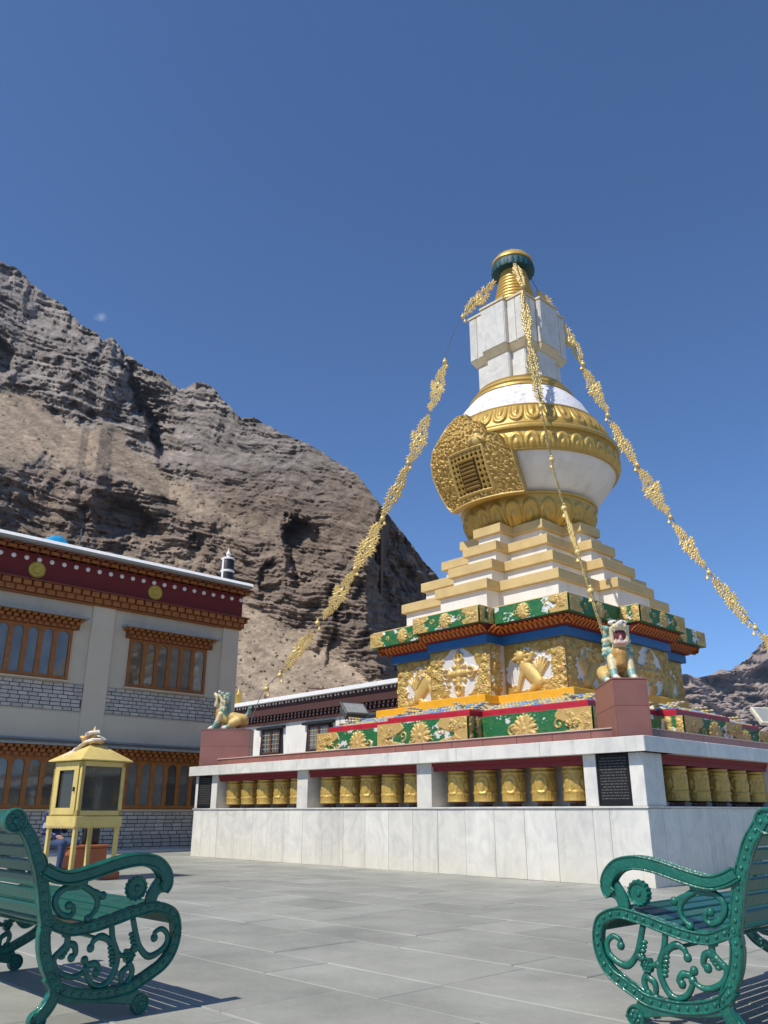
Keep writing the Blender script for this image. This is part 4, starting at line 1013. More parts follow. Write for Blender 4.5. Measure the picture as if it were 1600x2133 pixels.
    for a_, b_ in list(ec): fs.append((b_, a_, bk(a_), bk(b_)))
    mb.v = vs_; mb.f = fs; mb.c = cs_
    o = mb.build('niche_gable', 'gold_relief', stupa, smooth=60)
medallion()
# ---------------------------------------------------------------- garlands of gilt plates from the parasol to the corners
def garland(name, rot, pts, orn, balls, label, twist=lambda k: 0.0):
    # pts: (distance from axis, height) along the diagonal
    t = empty(name, (CX, CY, 0), RZ + rot, label, 'garland', 'gilt garlands hung from the stupa spire')
    pd = np.array(pts); z_of = lambda s: (float(np.interp(s, pd[:, 0], pd[:, 1])))
    sp = spline([(d, z) for d, z in pts], 5)
    wire = MB(); wire.tube([(d, 0.0, z + 0.05) for d, z in sp], 0.009, 5); wire.build('wire', 'metal_grey', t)
    for k, (s0, s1) in enumerate(orn):
        q = random.Random(k + int(rot * 10)); p0_ = np.array((s0, z_of(s0))); p1_ = np.array((s1, z_of(s1))); c = (p0_ + p1_) / 2; L = np.hypot(*(p1_ - p0_)); ang = math.atan2(p1_[1] - p0_[1], p1_[0] - p0_[0])
        o = inst(ORNS[q.randrange(4)], t, loc=(c[0], 0, c[1] - 0.02), rot=(twist(k) + q.uniform(-.3, .3), -ang + q.uniform(-.05, .05), 0), scale=(L / 1.16, 1, min(1.15, 0.35 + 0.8 * L / 1.2) * q.uniform(.85, 1.1)))
    for s in balls:
        z = z_of(s); inst(BALL, t, loc=(s, 0, z)); inst(BELL, t, loc=(s - 0.05, 0, z - 0.13))
    return t
def ornament_mesh(seed):
    # long lozenge of pierced rosettes in the xz plane
    mb = MB(); q = random.Random(seed)
    def rosette(x, z, r, n, th):
        # pierced ring with flat pointed petals, thin as stamped metal
        N = 10
        for sg in (-1, 1):
            V = []
            for k in range(N):
                a = 2 * math.pi * k / N; ca, sa = math.cos(a), math.sin(a)
                V += [(x + ca * r * .20, sg * th * .4, z + sa * r * .20), (x + ca * r * .36, sg * th * 1.5, z + sa * r * .36), (x + ca * r * .5, sg * th * .5, z + sa * r * .5)]
            F = []
            for k in range(N):
                m_ = (k + 1) % N
                for b_ in (0, 1):
                    f_ = (k * 3 + b_, k * 3 + b_ + 1, m_ * 3 + b_ + 1, m_ * 3 + b_); F.append(f_ if sg < 0 else f_[::-1])
            mb._add(V, F)
        for k in range(n):
            a = 2 * math.pi * k / n + q.uniform(-.15, .15); ca, sa = math.cos(a), math.sin(a); w = r * .26; e = r * q.uniform(1.0, 1.35)
            V = [(x + ca * r * .4 - sa * w, -th * .5, z + sa * r * .4 + ca * w), (x + ca * r * .4 + sa * w, -th * .5, z + sa * r * .4 - ca * w), (x + ca * e, 0, z + sa * e),
                 (x + ca * r * .4 - sa * w, th * .5, z + sa * r * .4 + ca * w), (x + ca * r * .4 + sa * w, th * .5, z + sa * r * .4 - ca * w), (x + ca * r * .7, -th * 1.2, z + sa * r * .7), (x + ca * r * .7, th * 1.2, z + sa * r * .7)]
            mb._add(V, [(0, 1, 5), (1, 2, 5), (2, 0, 5), (4, 3, 6), (3, 2, 6), (2, 4, 6)])
    rosette(0, 0, 0.15, 10, 0.016)
    k = 0
    for t_ in np.linspace(-1, 1, 21):
        hw = 0.125 * (1 - abs(t_) ** 1.4) + 0.02
        for sgn in ((-1, 1) if abs(t_) < 0.85 else (q.choice((-1, 1)),)):
            rosette(t_ * 0.60 + q.uniform(-.015, .015), sgn * hw * q.uniform(.15, 1.0), q.uniform(.065, .10) * (1 - .2 * abs(t_)), q.choice((4, 5, 5, 6)), 0.012)
    return mb
ORNS = [ornament_mesh(k).build('ornament_plate', 'gold_garland') for k in (3, 4, 5, 6)]
BALL = MB().sphere((0, 0, 0), 0.062, 12, 8).lathe([(0.02, 0.06), (0.03, 0.09), (0.015, 0.11)], 8).build('ball', 'gold_garland'); BALL.data.shade_smooth()
BELL = MB().lathe([(0.045, -0.03), (0.034, 0.0), (0.028, 0.03), (0.008, 0.05), (0.004, 0.13)], 10).build('bell', 'gold_garland')
PT_L = [(0.5, 14.80), (0.55, 14.69), (0.94, 14.15), (1.43, 13.54), (1.77, 12.79), (1.99, 12.05), (2.26, 11.05), (2.59, 10.02), (2.97, 9.21), (3.34, 8.3), (3.62, 7.73), (3.99, 7.04), (4.51, 5.95), (4.84, 5.42), (5.18, 5.08), (5.56, 4.51), (5.93, 3.95), (6.32, 3.54), (6.5, 3.15), (6.62, 2.75)]
PT_R = [(0.45, 14.85), (0.64, 14.35), (1.17, 13.47), (1.49, 12.59), (1.95, 11.28), (2.22, 10.44), (2.53, 9.62), (2.81, 9.08), (3.11, 8.37), (3.47, 7.7), (3.86, 6.8), (4.21, 6.28), (4.6, 5.6), (5.13, 4.89), (5.6, 4.2), (6.1, 3.6), (6.6, 2.75)]
PT_N = [(0.50, 14.95), (0.95, 14.2), (1.36, 13.5), (1.52, 12.7), (1.72, 11.75), (2.05, 10.75), (2.56, 9.55), (3.21, 8.05), (3.83, 6.9), (4.5, 5.98), (5.21, 5.02), (5.97, 4.06), (6.45, 3.3), (6.62, 2.8)]
diag = math.pi / 4
garland('garland', diag + math.pi, PT_L, [(0.58, 1.36), (1.99, 2.36), (2.42, 2.95), (2.98, 3.58), (3.66, 4.26), (4.30, 5.0), (5.30, 5.86)], [1.43, 1.96, 2.965, 3.62, 4.28, 5.16, 6.0, 6.3], 'gilt plate garland falling left from the spire across the mountain')
garland('garland', diag - math.pi / 2, PT_N, [(0.60, 1.30), (1.38, 1.74), (1.82, 2.55), (2.70, 3.30), (3.40, 4.15), (4.25, 5.0), (5.1, 5.7), (5.8, 6.3)], [1.34, 1.78, 2.62, 3.35, 4.2, 5.05, 5.75, 6.4], 'gilt plate garland falling towards the near lion statue, across the dome', lambda k: (1.0, 1.1, 0.9, 0.45)[k] if k < 4 else 0.3)
garland('garland', diag, PT_R, [(0.64, 1.12), (1.20, 1.66), (1.72, 2.16), (2.26, 2.76), (2.84, 3.40), (3.54, 4.10), (4.28, 5.0), (5.2, 5.8), (5.9, 6.4)], [1.16, 1.69, 2.20, 2.80, 3.47, 4.21, 5.1, 5.85], 'gilt plate garland falling right from the spire against the sky')
for o in (*ORNS, BALL, BELL): bpy.data.objects.remove(o)

# ---------------------------------------------------------------- figures grown from capsules, fused into one skin
def fuse(name, prims, voxel, m, parent=None, smooth_it=4):
    # prims: (p0, p1, r0, r1, colour) capsules with tapering radius
    mb = MB()
    for p0_, p1_, r0, r1, c in prims:
        a, b = Vector(p0_), Vector(p1_); n = max(2, int((b - a).length / (min(r0, r1) * 0.5)) + 1)
        for k in range(n + 1):
            t = k / n; mb.sphere(a.lerp(b, t), r0 + (r1 - r0) * t, 12, 8)
    tmp = mb.build(name, m)
    md = tmp.modifiers.new('r', 'REMESH'); md.mode = 'VOXEL'; md.voxel_size = voxel
    ms = tmp.modifiers.new('s', 'SMOOTH'); ms.factor = 0.5; ms.iterations = smooth_it
    dg = bpy.context.evaluated_depsgraph_get(); me = bpy.data.meshes.new_from_object(tmp.evaluated_get(dg))
    bpy.data.objects.remove(tmp)
    me.name = name; n = len(me.vertices); co = np.zeros(n * 3, np.float32); me.vertices.foreach_get('co', co); co = co.reshape(-1, 3)
    best = np.full(n, 1e9); col = np.zeros((n, 4), np.float32); col[:, 3] = 1
    for p0_, p1_, r0, r1, c in prims:
        p, q = np.array(p0_, float), np.array(p1_, float); d = q - p; L2 = d @ d + 1e-9; t = np.clip(((co - p) @ d) / L2, 0, 1)
        dist = np.linalg.norm(co - p - t[:, None] * d, axis=1) - (r0 + (r1 - r0) * t)
        k = dist < best; best[k] = dist[k]; col[k, :3] = c
    for a_ in list(me.color_attributes): me.color_attributes.remove(a_)
    a_ = me.color_attributes.new('Col', 'FLOAT_COLOR', 'POINT'); a_.data.foreach_set('color', col.ravel())
    me.materials.clear(); me.materials.append(MATS[m]); me.shade_smooth()
    o = bpy.data.objects.new(name, me); COL.objects.link(o)
    if parent: o.parent = parent
    return o

# snow lion statue, facing -y, origin at its base
CR = (0.64, 0.54, 0.32); YL = (0.60, 0.42, 0.14); OR = (0.48, 0.27, 0.07); TE = (0.17, 0.34, 0.30); WH = (0.70, 0.64, 0.54); PK = (0.62, 0.38, 0.34); DK = (0.16, 0.02, 0.03)
def lion_prims():
    P_ = []
    def c(p, q, r0, r1, col): P_.append((p, q, r0, r1, col))
    c((0, 0.42, 0.22), (0, -0.02, 0.30), 0.155, 0.165, YL)                 # trunk
    c((0, -0.02, 0.30), (0, -0.12, 0.42), 0.155, 0.13, OR)                # chest
    c((0, -0.14, 0.28), (0, -0.16, 0.42), 0.10, 0.09, OR)
    for s in (-1, 1):
        c((s * .13, -0.10, 0.34), (s * .135, -0.18, 0.14), 0.075, 0.06, CR); c((s * .135, -0.18, 0.14), (s * .135, -0.23, 0.05), 0.065, 0.06, TE); c((s * .135, -0.22, 0.045), (s * .135, -0.32, 0.035), 0.05, 0.042, WH)
        for k in (-1, 0, 1): c((s * .135 + k * .028, -0.32, 0.03), (s * .135 + k * .03, -0.355, 0.025), 0.022, 0.018, WH)
        c((s * .15, 0.36, 0.20), (s * .17, 0.20, 0.13), 0.12, 0.10, YL); c((s * .17, 0.20, 0.10), (s * .18, 0.10, 0.05), 0.075, 0.055, TE); c((s * .18, 0.10, 0.045), (s * .18, 0.00, 0.035), 0.05, 0.042, WH)
        c((s * .12, -0.02, 0.42), (s * .15, 0.06, 0.34), 0.06, 0.04, TE); c((s * .13, -0.06, 0.46), (s * .17, -0.02, 0.50), 0.05, 0.025, TE)
        c((s * .10, -0.08, 0.40), (s * .12, -0.14, 0.36), 0.04, 0.03, TE)
    c((0, -0.08, 0.44), (0, -0.13, 0.60), 0.115, 0.10, CR)                # neck
    c((0, -0.05, 0.69), (0, -0.10, 0.79), 0.125, 0.115, CR)                # skull
    c((-.065, -0.24, 0.815), (.065, -0.24, 0.815), 0.055, 0.055, CR)          # muzzle (upper jaw, raised)
    c((-.015, -0.285, 0.86), (.015, -0.285, 0.86), 0.034, 0.034, WH)              # nose
    c((-.07, -0.20, 0.565), (.07, -0.20, 0.565), 0.045, 0.045, CR)        # lower jaw
    c((-.055, -0.255, 0.565), (.055, -0.255, 0.565), 0.034, 0.034, PK)
    for s in (-1, 1):
        c((s * .115, -0.20, 0.59), (s * .12, -0.21, 0.79), 0.034, 0.036, CR)   # cheeks framing the open mouth
        c((s * .115, -0.16, 0.895), (s * .05, -0.18, 0.905), 0.036, 0.034, WH) # brows
        c((s * .15, -0.08, 0.82), (s * .20, -0.02, 0.87), 0.045, 0.02, TE)    # ears
        for k in range(6):                                                    # curls of the mane
            a = 0.3 + k * 0.42; c((s * .155 * math.cos(a * .3), -0.02 + 0.02 * k * .4, 0.80 - k * 0.07), (s * (.17 + .01 * k), 0.0, 0.78 - k * 0.07), 0.045, 0.035, TE if k % 2 else CR)
    for k in range(5): c((0, 0.03 + .01 * k, 0.84 - k * .09), (0, 0.07, 0.80 - k * .09), 0.06, 0.05, TE)
    c((0, -0.12, 0.55), (0, -0.16, 0.50), 0.05, 0.05, YL)
    c((0, 0.50, 0.30), (0, 0.58, 0.44), 0.05, 0.045, TE)                  # tail plume
    for s in (-1, 0, 1): c((0, 0.56, 0.40), (s * .07, 0.60 - abs(s) * .03, 0.56 - abs(s) * .04), 0.045, 0.02, TE)
    # low rock base
    for x, y, r in ((-.12, -.25, .04), (.12, -.25, .04), (0, .1, .04), (-.14, .3, .04), (.14, .3, .04), (0, .5, .04)): c((x, y, 0.0), (x + .02, y - .1, 0.0), r, r, (0.55, 0.36, 0.28))
    return P_
lion = empty('snow_lion_statue'); body = fuse('body', lion_prims(), 0.0135, 'statue', lion, 2)
mo = MB(); mo.sphere((0, -0.195, 0.685), (.098, .06, .105), 14, 10); mo.build('mouth', 'statue', lion).data.shade_smooth()
def paint(o, c):
    a_ = o.data.color_attributes.new('Col', 'FLOAT_COLOR', 'POINT'); arr = np.ones((len(o.data.vertices), 4), np.float32); arr[:, :3] = c; a_.data.foreach_set('color', arr.ravel()); return o
paint([o for o in lion.children if o.name.startswith('mouth')][0], DK)
tg = MB(); tg.tube([(0, -0.22, 0.60), (0, -0.265, 0.635), (0, -0.27, 0.68)], [.03, .03, .012], 8); paint(tg.build('tongue', 'statue', lion, smooth=60), PK)
te = MB()
for s in (-1, 1):
    for x, l in ((.085, .05), (.06, .03), (.035, .022), (.012, .02)):
        te.lathe([(0.013, 0), (0.002, -l)], 6, (s * x, -0.262, 0.775)); te.lathe([(0.012, 0), (0.002, l * .8)], 6, (s * x * .9, -0.268, 0.592))
tag(paint(te.build('teeth', 'statue', lion), (0.75, 0.72, 0.62)), kind='stuff')
ey = MB()
for s in (-1, 1): ey.sphere((s * .066, -0.215, 0.885), .022, 8, 6)
paint(ey.build('eyes', 'statue', lion, smooth=60), (0.03, 0.03, 0.04))

def pedestal(d, rot, label, lion_obj, lion_label):
    # on the diagonal of the plinth, long side along the diagonal
    c = Vector((CX, CY, 0)) + Vector((math.cos(rot), math.sin(rot), 0)) * d; rz = rot + math.pi / 2
    t = empty('granite_pedestal', (c.x, c.y, 1.842), rz, label, 'pedestal', 'granite pedestals on the plinth corners')
    w, l, h = 0.24, 0.55, 0.80
    MB().cbox(-w + .02, w - .02, -l + .02, l - .02, 0, h - .02, .004).build('core', 'granite', t)
    for s in (-1, 1):
        for z0, z1 in ((0, .42), (.423, h - .022)):
            fix_normals(MB().cbox(s * w - (0 if s < 0 else .022), s * w + (.022 if s < 0 else 0), -l, l, z0, z1, .003).build('side_slab', 'granite', t))
            fix_normals(MB().cbox(-w + .023, w - .023, s * l - (0 if s < 0 else .022), s * l + (.022 if s < 0 else 0), z0, z1, .003).build('end_slab', 'granite', t))
    MB().cbox(-w - .006, w + .006, -l - .006, l + .006, h - .02, h + .004, .004).build('top_slab', 'granite', t)
    lion_obj.location = (c.x, c.y, 1.842 + h + .004); lion_obj.rotation_euler = (0, 0, rz); lion_obj.scale = (0.94, 0.94, 0.94); lion_obj.location += Vector((math.cos(rot), math.sin(rot), 0)) * 0.08
    tag(lion_obj, lion_label, 'lion statue', 'painted snow lions on the plinth corners')
aN = math.atan2(-0.99970574, -0.0242577); aL = math.atan2(0.0242577, -0.99970574)
pedestal(6.98, aN, 'red granite pedestal at the near corner, under the lion facing the camera', lion, 'painted snow lion with open mouth facing the camera on near corner')
pedestal(7.13, aL, 'red granite pedestal at the far left corner, under the lion seen side on', copy_tree(lion), 'painted snow lion seen from the side on the far left corner')

pedestal(7.05, aN + math.pi / 2, 'red granite pedestal at the far right corner of the plinth', copy_tree(lion), 'painted snow lion on the far right corner of the plinth')
# ---------------------------------------------------------------- two storey monastery building on the left
# local x runs along the facade (away to the right), -y is out towards the courtyard
BX, BY = -6.6885, 20.434
FD = E2; FZ = math.atan2(FD[1], FD[0])     # facade direction; its outward normal is E1 = rotate(FD, -90)
bld = empty('monastery_building', (BX, BY, 0), FZ, 'cream two storey monastery building with maroon frieze and orange wooden windows', 'building')
S0, S1 = -9.0, 3.5
MB().box(S0, S1, 0.0, 8.0, 0, 6.7).build('wall', 'wall_paint', bld)
pil = [(-8.9, -8.3), (-4.45, -3.87), (-0.79, -0.20), (3.0, 3.52)]
for x0, x1 in pil: MB().cbox(x0, x1, -0.05, 0.02, 2.48, 5.75, .008).build('pilaster', 'wall_pilaster', bld)
MB().box(S0, S1, -0.02, 0.0, 2.48, 3.1).build('string_course', 'wall_pilaster', bld)
MB().box(S0, S1 + .02, -0.10, 0.0, 2.44, 2.485).build('drip_ledge', 'roof_grey', bld)
# brick panels: backing + individual bricks
bricks = []
def brick_panel(x0, x1, z0, z1, rows, bl=0.235, y=-0.0):
    MB().box(x0, x1, y - 0.012, y, z0, z1).build('mortar', 'mortar_dark', bld)
    rh = (z1 - z0) / rows
    for r in range(rows):
        x = x0 - (0.5 * bl if r % 2 else 0)
        q = random.Random(int(x0 * 50) + r)
        while x < x1 - 0.02:
            l = bl * q.choice((1, 1, 1.1, 0.95)); a = max(x, x0) + .010; b = min(x + l, x1) - .010; x += l
            if b - a > 0.03: bricks.append((a, b, y, z0 + r * rh + .009, z0 + (r + 1) * rh - .009))
brick_panel(-0.20, 3.0, 3.14, 3.77, 7); brick_panel(-3.87, -0.79, 3.14, 3.77, 7); brick_panel(-4.5, 3.5, 0.02, 0.90, 10, 0.25, -0.0)
def vis(b):
    x = (b[0] + b[1]) / 2; lower = b[3] < 2
    return (0 if ((not lower and x > -2.9) or (lower and -1.35 < x < 2.75)) else 1, -x if not lower else abs(x - 1.3))
bricks.sort(key=vis); BM = {}
rest = MB()
for k, (a, b, y, z0, z1) in enumerate(bricks):
    d = 0.012 + random.uniform(0.006, 0.016)
    if k < 300: MB().cbox(a, b, y - d, y - 0.004, z0, z1, .004).build('brick', 'brick_grey', bld)
    else: rest.cbox(a, b, y - d, y - 0.004, z0, z1, .004)
if rest.v: tag(rest.build('brick', 'brick_grey', bld), kind='stuff')
# cornice: brackets, maroon frieze, roundels, eaves
MB().box(S0, S1 + .06, -0.10, 0.02, 5.72, 5.76).build('frieze_moulding', 'orange_wood', bld)
def blocks(name, x0, x1, z0, z1, out, w, gap, m, y0=0.02):
    mb = MB(); x = x0
    while x < x1: mb.cbox(x, min(x + w, x1), -out, y0, z0, z1, .008); x += w + gap
    return mb.build(name, m, bld)
blocks('bracket_row', S0, S1 + .10, 5.77, 5.90, 0.17, 0.19, 0.05, 'orange_wood'); blocks('bracket_row', S0 + .12, S1 + .16, 5.91, 6.03, 0.24, 0.19, 0.05, 'orange_wood')
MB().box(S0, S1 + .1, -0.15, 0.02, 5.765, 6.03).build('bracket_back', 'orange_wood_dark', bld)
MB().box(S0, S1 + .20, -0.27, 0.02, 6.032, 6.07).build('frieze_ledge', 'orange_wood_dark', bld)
MB().box(S0, S1 + .04, -0.10, 0.02, 6.071, 6.72).build('frieze', 'maroon', bld)
rd = MB(); rd.lathe([(0.058, 0), (0.052, 0.018), (0.03, 0.03), (0.004, 0.033)], 16); rd0 = rd.build('roundel', 'white_paint', bld, smooth=50)
k = 0; x = -3.52
while x < S1 + .02:
    o = rd0 if k == 0 else inst(rd0, bld); o.location = (x, -0.10, 6.585); o.rotation_euler = (R(90), 0, 0); x += 0.304; k += 1
for xx in (-5.45, -2.33, 0.79):
    mb = MB(); mb.lathe([(0.20, 0), (0.20, .02), (0.175, .035), (0.165, .022), (0.10, .022), (0.085, .045), (0.004, .05)], 32); o = mb.build('gilt_disc', 'disc_gold', bld, smooth=30); o.location = (xx, -0.10, 6.33); o.rotation_euler = (R(90), 0, 0)
blocks('eave_row', S0, S1 + .14, 6.64 + .085, 6.80, 0.30, 0.20, 0.055, 'orange_wood')
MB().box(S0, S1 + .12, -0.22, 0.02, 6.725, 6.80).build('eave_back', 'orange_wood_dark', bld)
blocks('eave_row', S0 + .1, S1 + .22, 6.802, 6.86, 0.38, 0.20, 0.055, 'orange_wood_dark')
MB().cbox(S0, S1 + .08, -0.52, 8.1, 6.862, 6.915, .006).build('roof_slab', 'roof_grey', bld)
def coping(name, P4):
    fix_normals(MB().loft(P4).build(name, 'roof_white', bld))
coping('roof_edge', [[(x, -0.55, 6.9155), (x, -0.20, 6.9155), (x, -0.20, 7.02), (x, -0.45, 7.02)] for x in (S0, S1 + .10)])
MB().cbox(S1 - .2, S1 + .10, -0.195, 8.1, 6.9155, 6.985, .006).build('roof_edge', 'roof_white', bld)
# windows
def arched_window(x0, x1, z0, z1, n, lint=True, lintz=0.27):
    w = empty('window', (0, 0, 0)); w.parent = bld
    fr = MB(); fr.box(x0, x1, -0.05, 0.01, z0, z0 + .09); fr.box(x0, x0 + .07, -0.05, .01, z0 + .09, z1); fr.box(x1 - .07, x1, -0.05, .01, z0 + .09, z1)
    iw = (x1 - x0 - .14) / n
    for i in range(1, n):
        xc = x0 + .07 + i * iw; fr.box(xc - .055, xc + .055, -0.052, .01, z0 + .09, z1)
    # spandrels: arched heads
    for i in range(n):
        a, b = x0 + .07 + i * iw + (.055 if i else 0), x0 + .07 + (i + 1) * iw - (.055 if i < n - 1 else 0); c = (a + b) / 2; hw = (b - a) / 2; zt = z1 - .05; zs = z1 - .22
        N = 10; arc = [(c + hw * math.cos(t), zs + (zt - .01 - zs) * math.sin(t) ** 0.8) for t in np.linspace(0, math.pi, N)]
        for sgn in (0, 1):
            pts = [p for p in arc if (p[0] >= c - 1e-6) == (sgn == 0)]
            poly = ([(b, z1)] if sgn == 0 else [(a, z1)]); 
            half = arc[:N // 2 + 0] if sgn == 0 else arc[N // 2:]
            if sgn == 0: pl = [(b, z1)] + [(c, z1)] + [(c, zt - .01)] + half[::-1]
            else: pl = [(c, z1), (a, z1)] + half[::-1] + [(c, zt - .01)]
            V = [(p[0], -0.046, p[1]) for p in pl]; fr._add(V, [tuple(range(len(V)))[::-1]])
    fr.build('frame', 'orange_wood', w)
    for i in range(n):
        MB().box(x0 + .07 + i * iw + .01, x0 + .07 + (i + 1) * iw - .01, -0.022, 0.004, z0 + .08, z1 - .01).build('pane', 'window_glass', w)
    MB().cbox(x0 - .05, x1 + .05, -0.10, .01, z0 - .03, z0, .004).build('sill', 'wall_pilaster', w)
    if lint:
        lb = MB()
        for r, (za, zb_, out, ext) in enumerate(((z1, z1 + .085, .13, .0), (z1 + .09, z1 + .17, .21, .10), (z1 + .175, z1 + .24, .29, .2))):
            x = x0 - ext
            while x < x1 + ext - .04: lb.cbox(x, x + .105, -out, .01, za, zb_, .005); x += .165
        lb.build('lintel_blocks', 'orange_wood', w)
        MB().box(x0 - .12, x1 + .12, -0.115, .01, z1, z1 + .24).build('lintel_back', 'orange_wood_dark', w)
        MB().cbox(x0 - .26, x1 + .26, -0.36, .01, z1 + .241, z1 + .285, .004).build('lintel_hood', 'roof_grey', w)
arched_window(0.27, 2.53, 3.83, 5.05, 6); arched_window(-3.45, -1.23, 3.83, 5.05, 6); arched_window(-7.4, -5.0, 3.83, 5.05, 6)
for x0, x1, n in ((0.1, 3.1, 8), (-3.4, -0.35, 8), (-6.9, -3.8, 8)): arched_window(x0, x1, 0.95, 2.08, n, True)
MB().box(S0, S1, -0.06, 0.0, 0.903, 0.94).build('sill_course', 'wall_pilaster', bld)
MB().cbox(S0, S1 + .3, -0.75, -0.0, -0.02, 0.06, .01).build('apron_kerb', 'kerb_stone', bld)

def bpt(x, y, z):
    p = np.array([BX, BY]) + FD * x - E1 * y; return (float(p[0]), float(p[1]), z)
# roof things
t = empty('victory_banner', bpt(3.18, 0.25, 6.99), FZ, 'black cylinder banner with white cross bands on the roof corner', 'banner')
MB().lathe([(0.17, 0), (0.19, .02), (0.19, .78), (0.17, .82)], 28).build('cylinder', 'black_paint', t, smooth=40)
wb = MB(); wb.lathe([(0.19, .42), (0.2, .43), (0.2, .48), (0.19, .49)], 28)
wb.build('cross_band', 'white_paint', t, smooth=30)
for a in (-1.35, 1.8):
    mb = MB(); mb.box(-.035, .035, -0.199, -.15, .02, .80); o = mb.build('upright_band', 'white_paint', t); o.rotation_euler = (0, 0, a)
MB().lathe([(0.205, .80), (0.205, .84), (0.16, .87), (0.05, .89), (0.045, .94), (0.075, .99), (0.045, 1.05), (0.02, 1.10), (0.004, 1.18)], 24).build('crown', 'white_paint', t, smooth=40)
mb = MB(); q = random.Random(9); gx, gy = np.meshgrid(np.linspace(-.42, .42, 22), np.linspace(-.3, .3, 14), indexing='ij')
hh = 0.30 * np.clip(1 - (gx / .42) ** 2, 0, 1) * np.clip(1 - (gy / .3) ** 2, 0, 1) * (0.6 + 0.9 * fbm(gx * 6 + 3, gy * 6, gx * 0, 4, .6)) + .0
mb.grid(np.stack([gx, gy, hh], -1)); o = mb.build('tarpaulin', 'tarp_blue', None, smooth=60); o.location = bpt(-1.95, 0.05, 7.0); o.rotation_euler = (0, 0, FZ)
tag(o, 'crumpled blue tarpaulin lying on the left building roof', 'tarpaulin')
o = MB().lathe([(0.02, 0), (0.016, .45), (0.02, .46), (0.02, .5)], 8).lathe([(0.05, 0), (0.05, .015)], 10).build('roof_pole', 'metal_grey', None); o.location = bpt(-1.47, -0.3, 7.02); tag(o, 'thin dark pole standing on the roof beside the blue tarpaulin', 'pole')

# ---------------------------------------------------------------- low temple behind the plinth
# plane 6.5 m behind the stupa axis, facing the same way as the sunlit side
tx0, tx1 = -22.3, -4.0
tmp = empty('temple_hall', loc(0, 6.5, 0), RZ, 'low white temple hall with dark brown frieze behind the stupa', 'building')
MB().box(tx0 + .3, tx1, 0.0, 7.0, 0, 5.1).build('wall', 'white_plaster', tmp)
def tblocks(x0, x1, z0, z1, out, w, gap, m, name):
    mb = MB(); x = x0
    while x < x1: mb.box(x, x + w, -out, .0, z0, z1); x += w + gap
    return mb.build(name, m, tmp)
MB().box(tx0 + .1, tx1, -0.12, 0.0, 4.56, 4.66).build('beam', 'brown_frieze', tmp); MB().box(tx0 + .1, tx1, -0.06, 0, 4.66, 5.0).build('bracket_back', 'black_paint', tmp)
tblocks(tx0 + .1, tx1, 4.68, 4.78, 0.16, .13, .12, 'brown_frieze', 'bracket_row'); tblocks(tx0 + .2, tx1, 4.80, 4.90, 0.24, .13, .12, 'brown_frieze', 'bracket_row')
tblocks(tx0 + .15, tx1, 4.74, 4.765, 0.17, .05, .20, 'white_paint', 'bracket_dots'); tblocks(tx0 + .27, tx1, 4.86, 4.885, 0.25, .05, .20, 'white_paint', 'bracket_dots')
MB().box(tx0 + .02, tx1, -0.30, 0.0, 4.92, 5.45).build('frieze', 'brown_frieze', tmp)
td = MB(); td.lathe([(0.05, 0), (0.04, 0.02), (0.004, 0.03)], 12); td0 = td.build('roundel', 'white_paint', tmp, smooth=50); x = tx0 + .2; k = 0
while x < -10.5:
    o = td0 if k == 0 else inst(td0, tmp); o.location = (x, -0.30, 5.38); o.rotation_euler = (R(90), 0, 0); x += 0.27 if k % 2 else 0.20; k += 1
MB().cbox(tx0 - .1, tx1, -0.50, 7.2, 5.45, 5.62, .01).build('roof_edge', 'roof_white', tmp)
def twindow(x0, x1, z0, z1):
    w = empty('window'); w.parent = tmp
    sp = 0.14
    V = [(x0 - sp * 1.6, -0.03, z0 - .1), (x1 + sp * 1.6, -0.03, z0 - .1), (x1 + sp, -0.03, z1 + .05), (x0 - sp, -0.03, z1 + .05)]; mb = MB()
    mb.loft([[(a, 0.0, c) for a, b, c in V], V]); fix_normals(mb.build('surround', 'black_paint', w))
    MB().box(x0 + .04, x1 - .04, -0.045, -.03, z0 + .04, z1 - .04).build('pane', 'window_glass', w)
    fr = MB(); fr.box(x0, x1, -0.09, -.03, z0, z0 + .06).box(x0, x1, -0.09, -.03, z1 - .06, z1).box(x0, x0 + .06, -0.09, -.03, z0, z1).box(x1 - .06, x1, -0.09, -.03, z0, z1); xm = (x0 + x1) / 2; fr.box(xm - .05, xm + .05, -0.085, -.03, z0, z1); fr.build('frame', 'dark_wood', w)
    la = MB()
    for f in (.2, .36, .64, .8): la.box(x0 + (x1 - x0) * f - .012, x0 + (x1 - x0) * f + .012, -.065, -.045, z0, z1)
    for f in (.2, .4, .6, .8): la.box(x0, x1, -.067, -.047, z0 + (z1 - z0) * f - .012, z0 + (z1 - z0) * f + .012)
    la.build('lattice', 'straw_wood', w)
    MB().cbox(x0 - .32, x1 + .32, -0.20, -.0, z1 + .05, z1 + .16, .005).build('hood', 'black_paint', w)
twindow(-19.85, -18.55, 3.3, 4.28); twindow(-16.55, -15.2, 3.3, 4.28); twindow(-13.3, -12.0, 3.3, 4.28)
# roof ornament and board
o = MB().lathe([(0.16, 0), (0.17, .05), (0.14, .09), (0.16, .14), (0.17, .45), (0.20, .50), (0.12, .58), (0.06, .66), (0.03, .76), (0.004, .82)], 24).build('roof_finial', 'gold', None, smooth=45)
o.location = loc(-22.12, 6.55, 5.62); tag(o, 'small gilt finial on the left end of the low temple roof', 'finial')
t = empty('weathered_signboard', loc(-16.3, 6.9, 5.62), RZ, 'weathered wooden board on a short post on the low temple roof', 'board')
MB().cbox(-.06, .06, -.05, .05, 0, .34, .006).build('post', 'straw_wood', t); MB().cbox(-.75, .75, -.25, .25, .20, .25, .008, M=Matrix.Rotation(R(8), 4, 'Y')).build('plank', 'dark_wood', t)

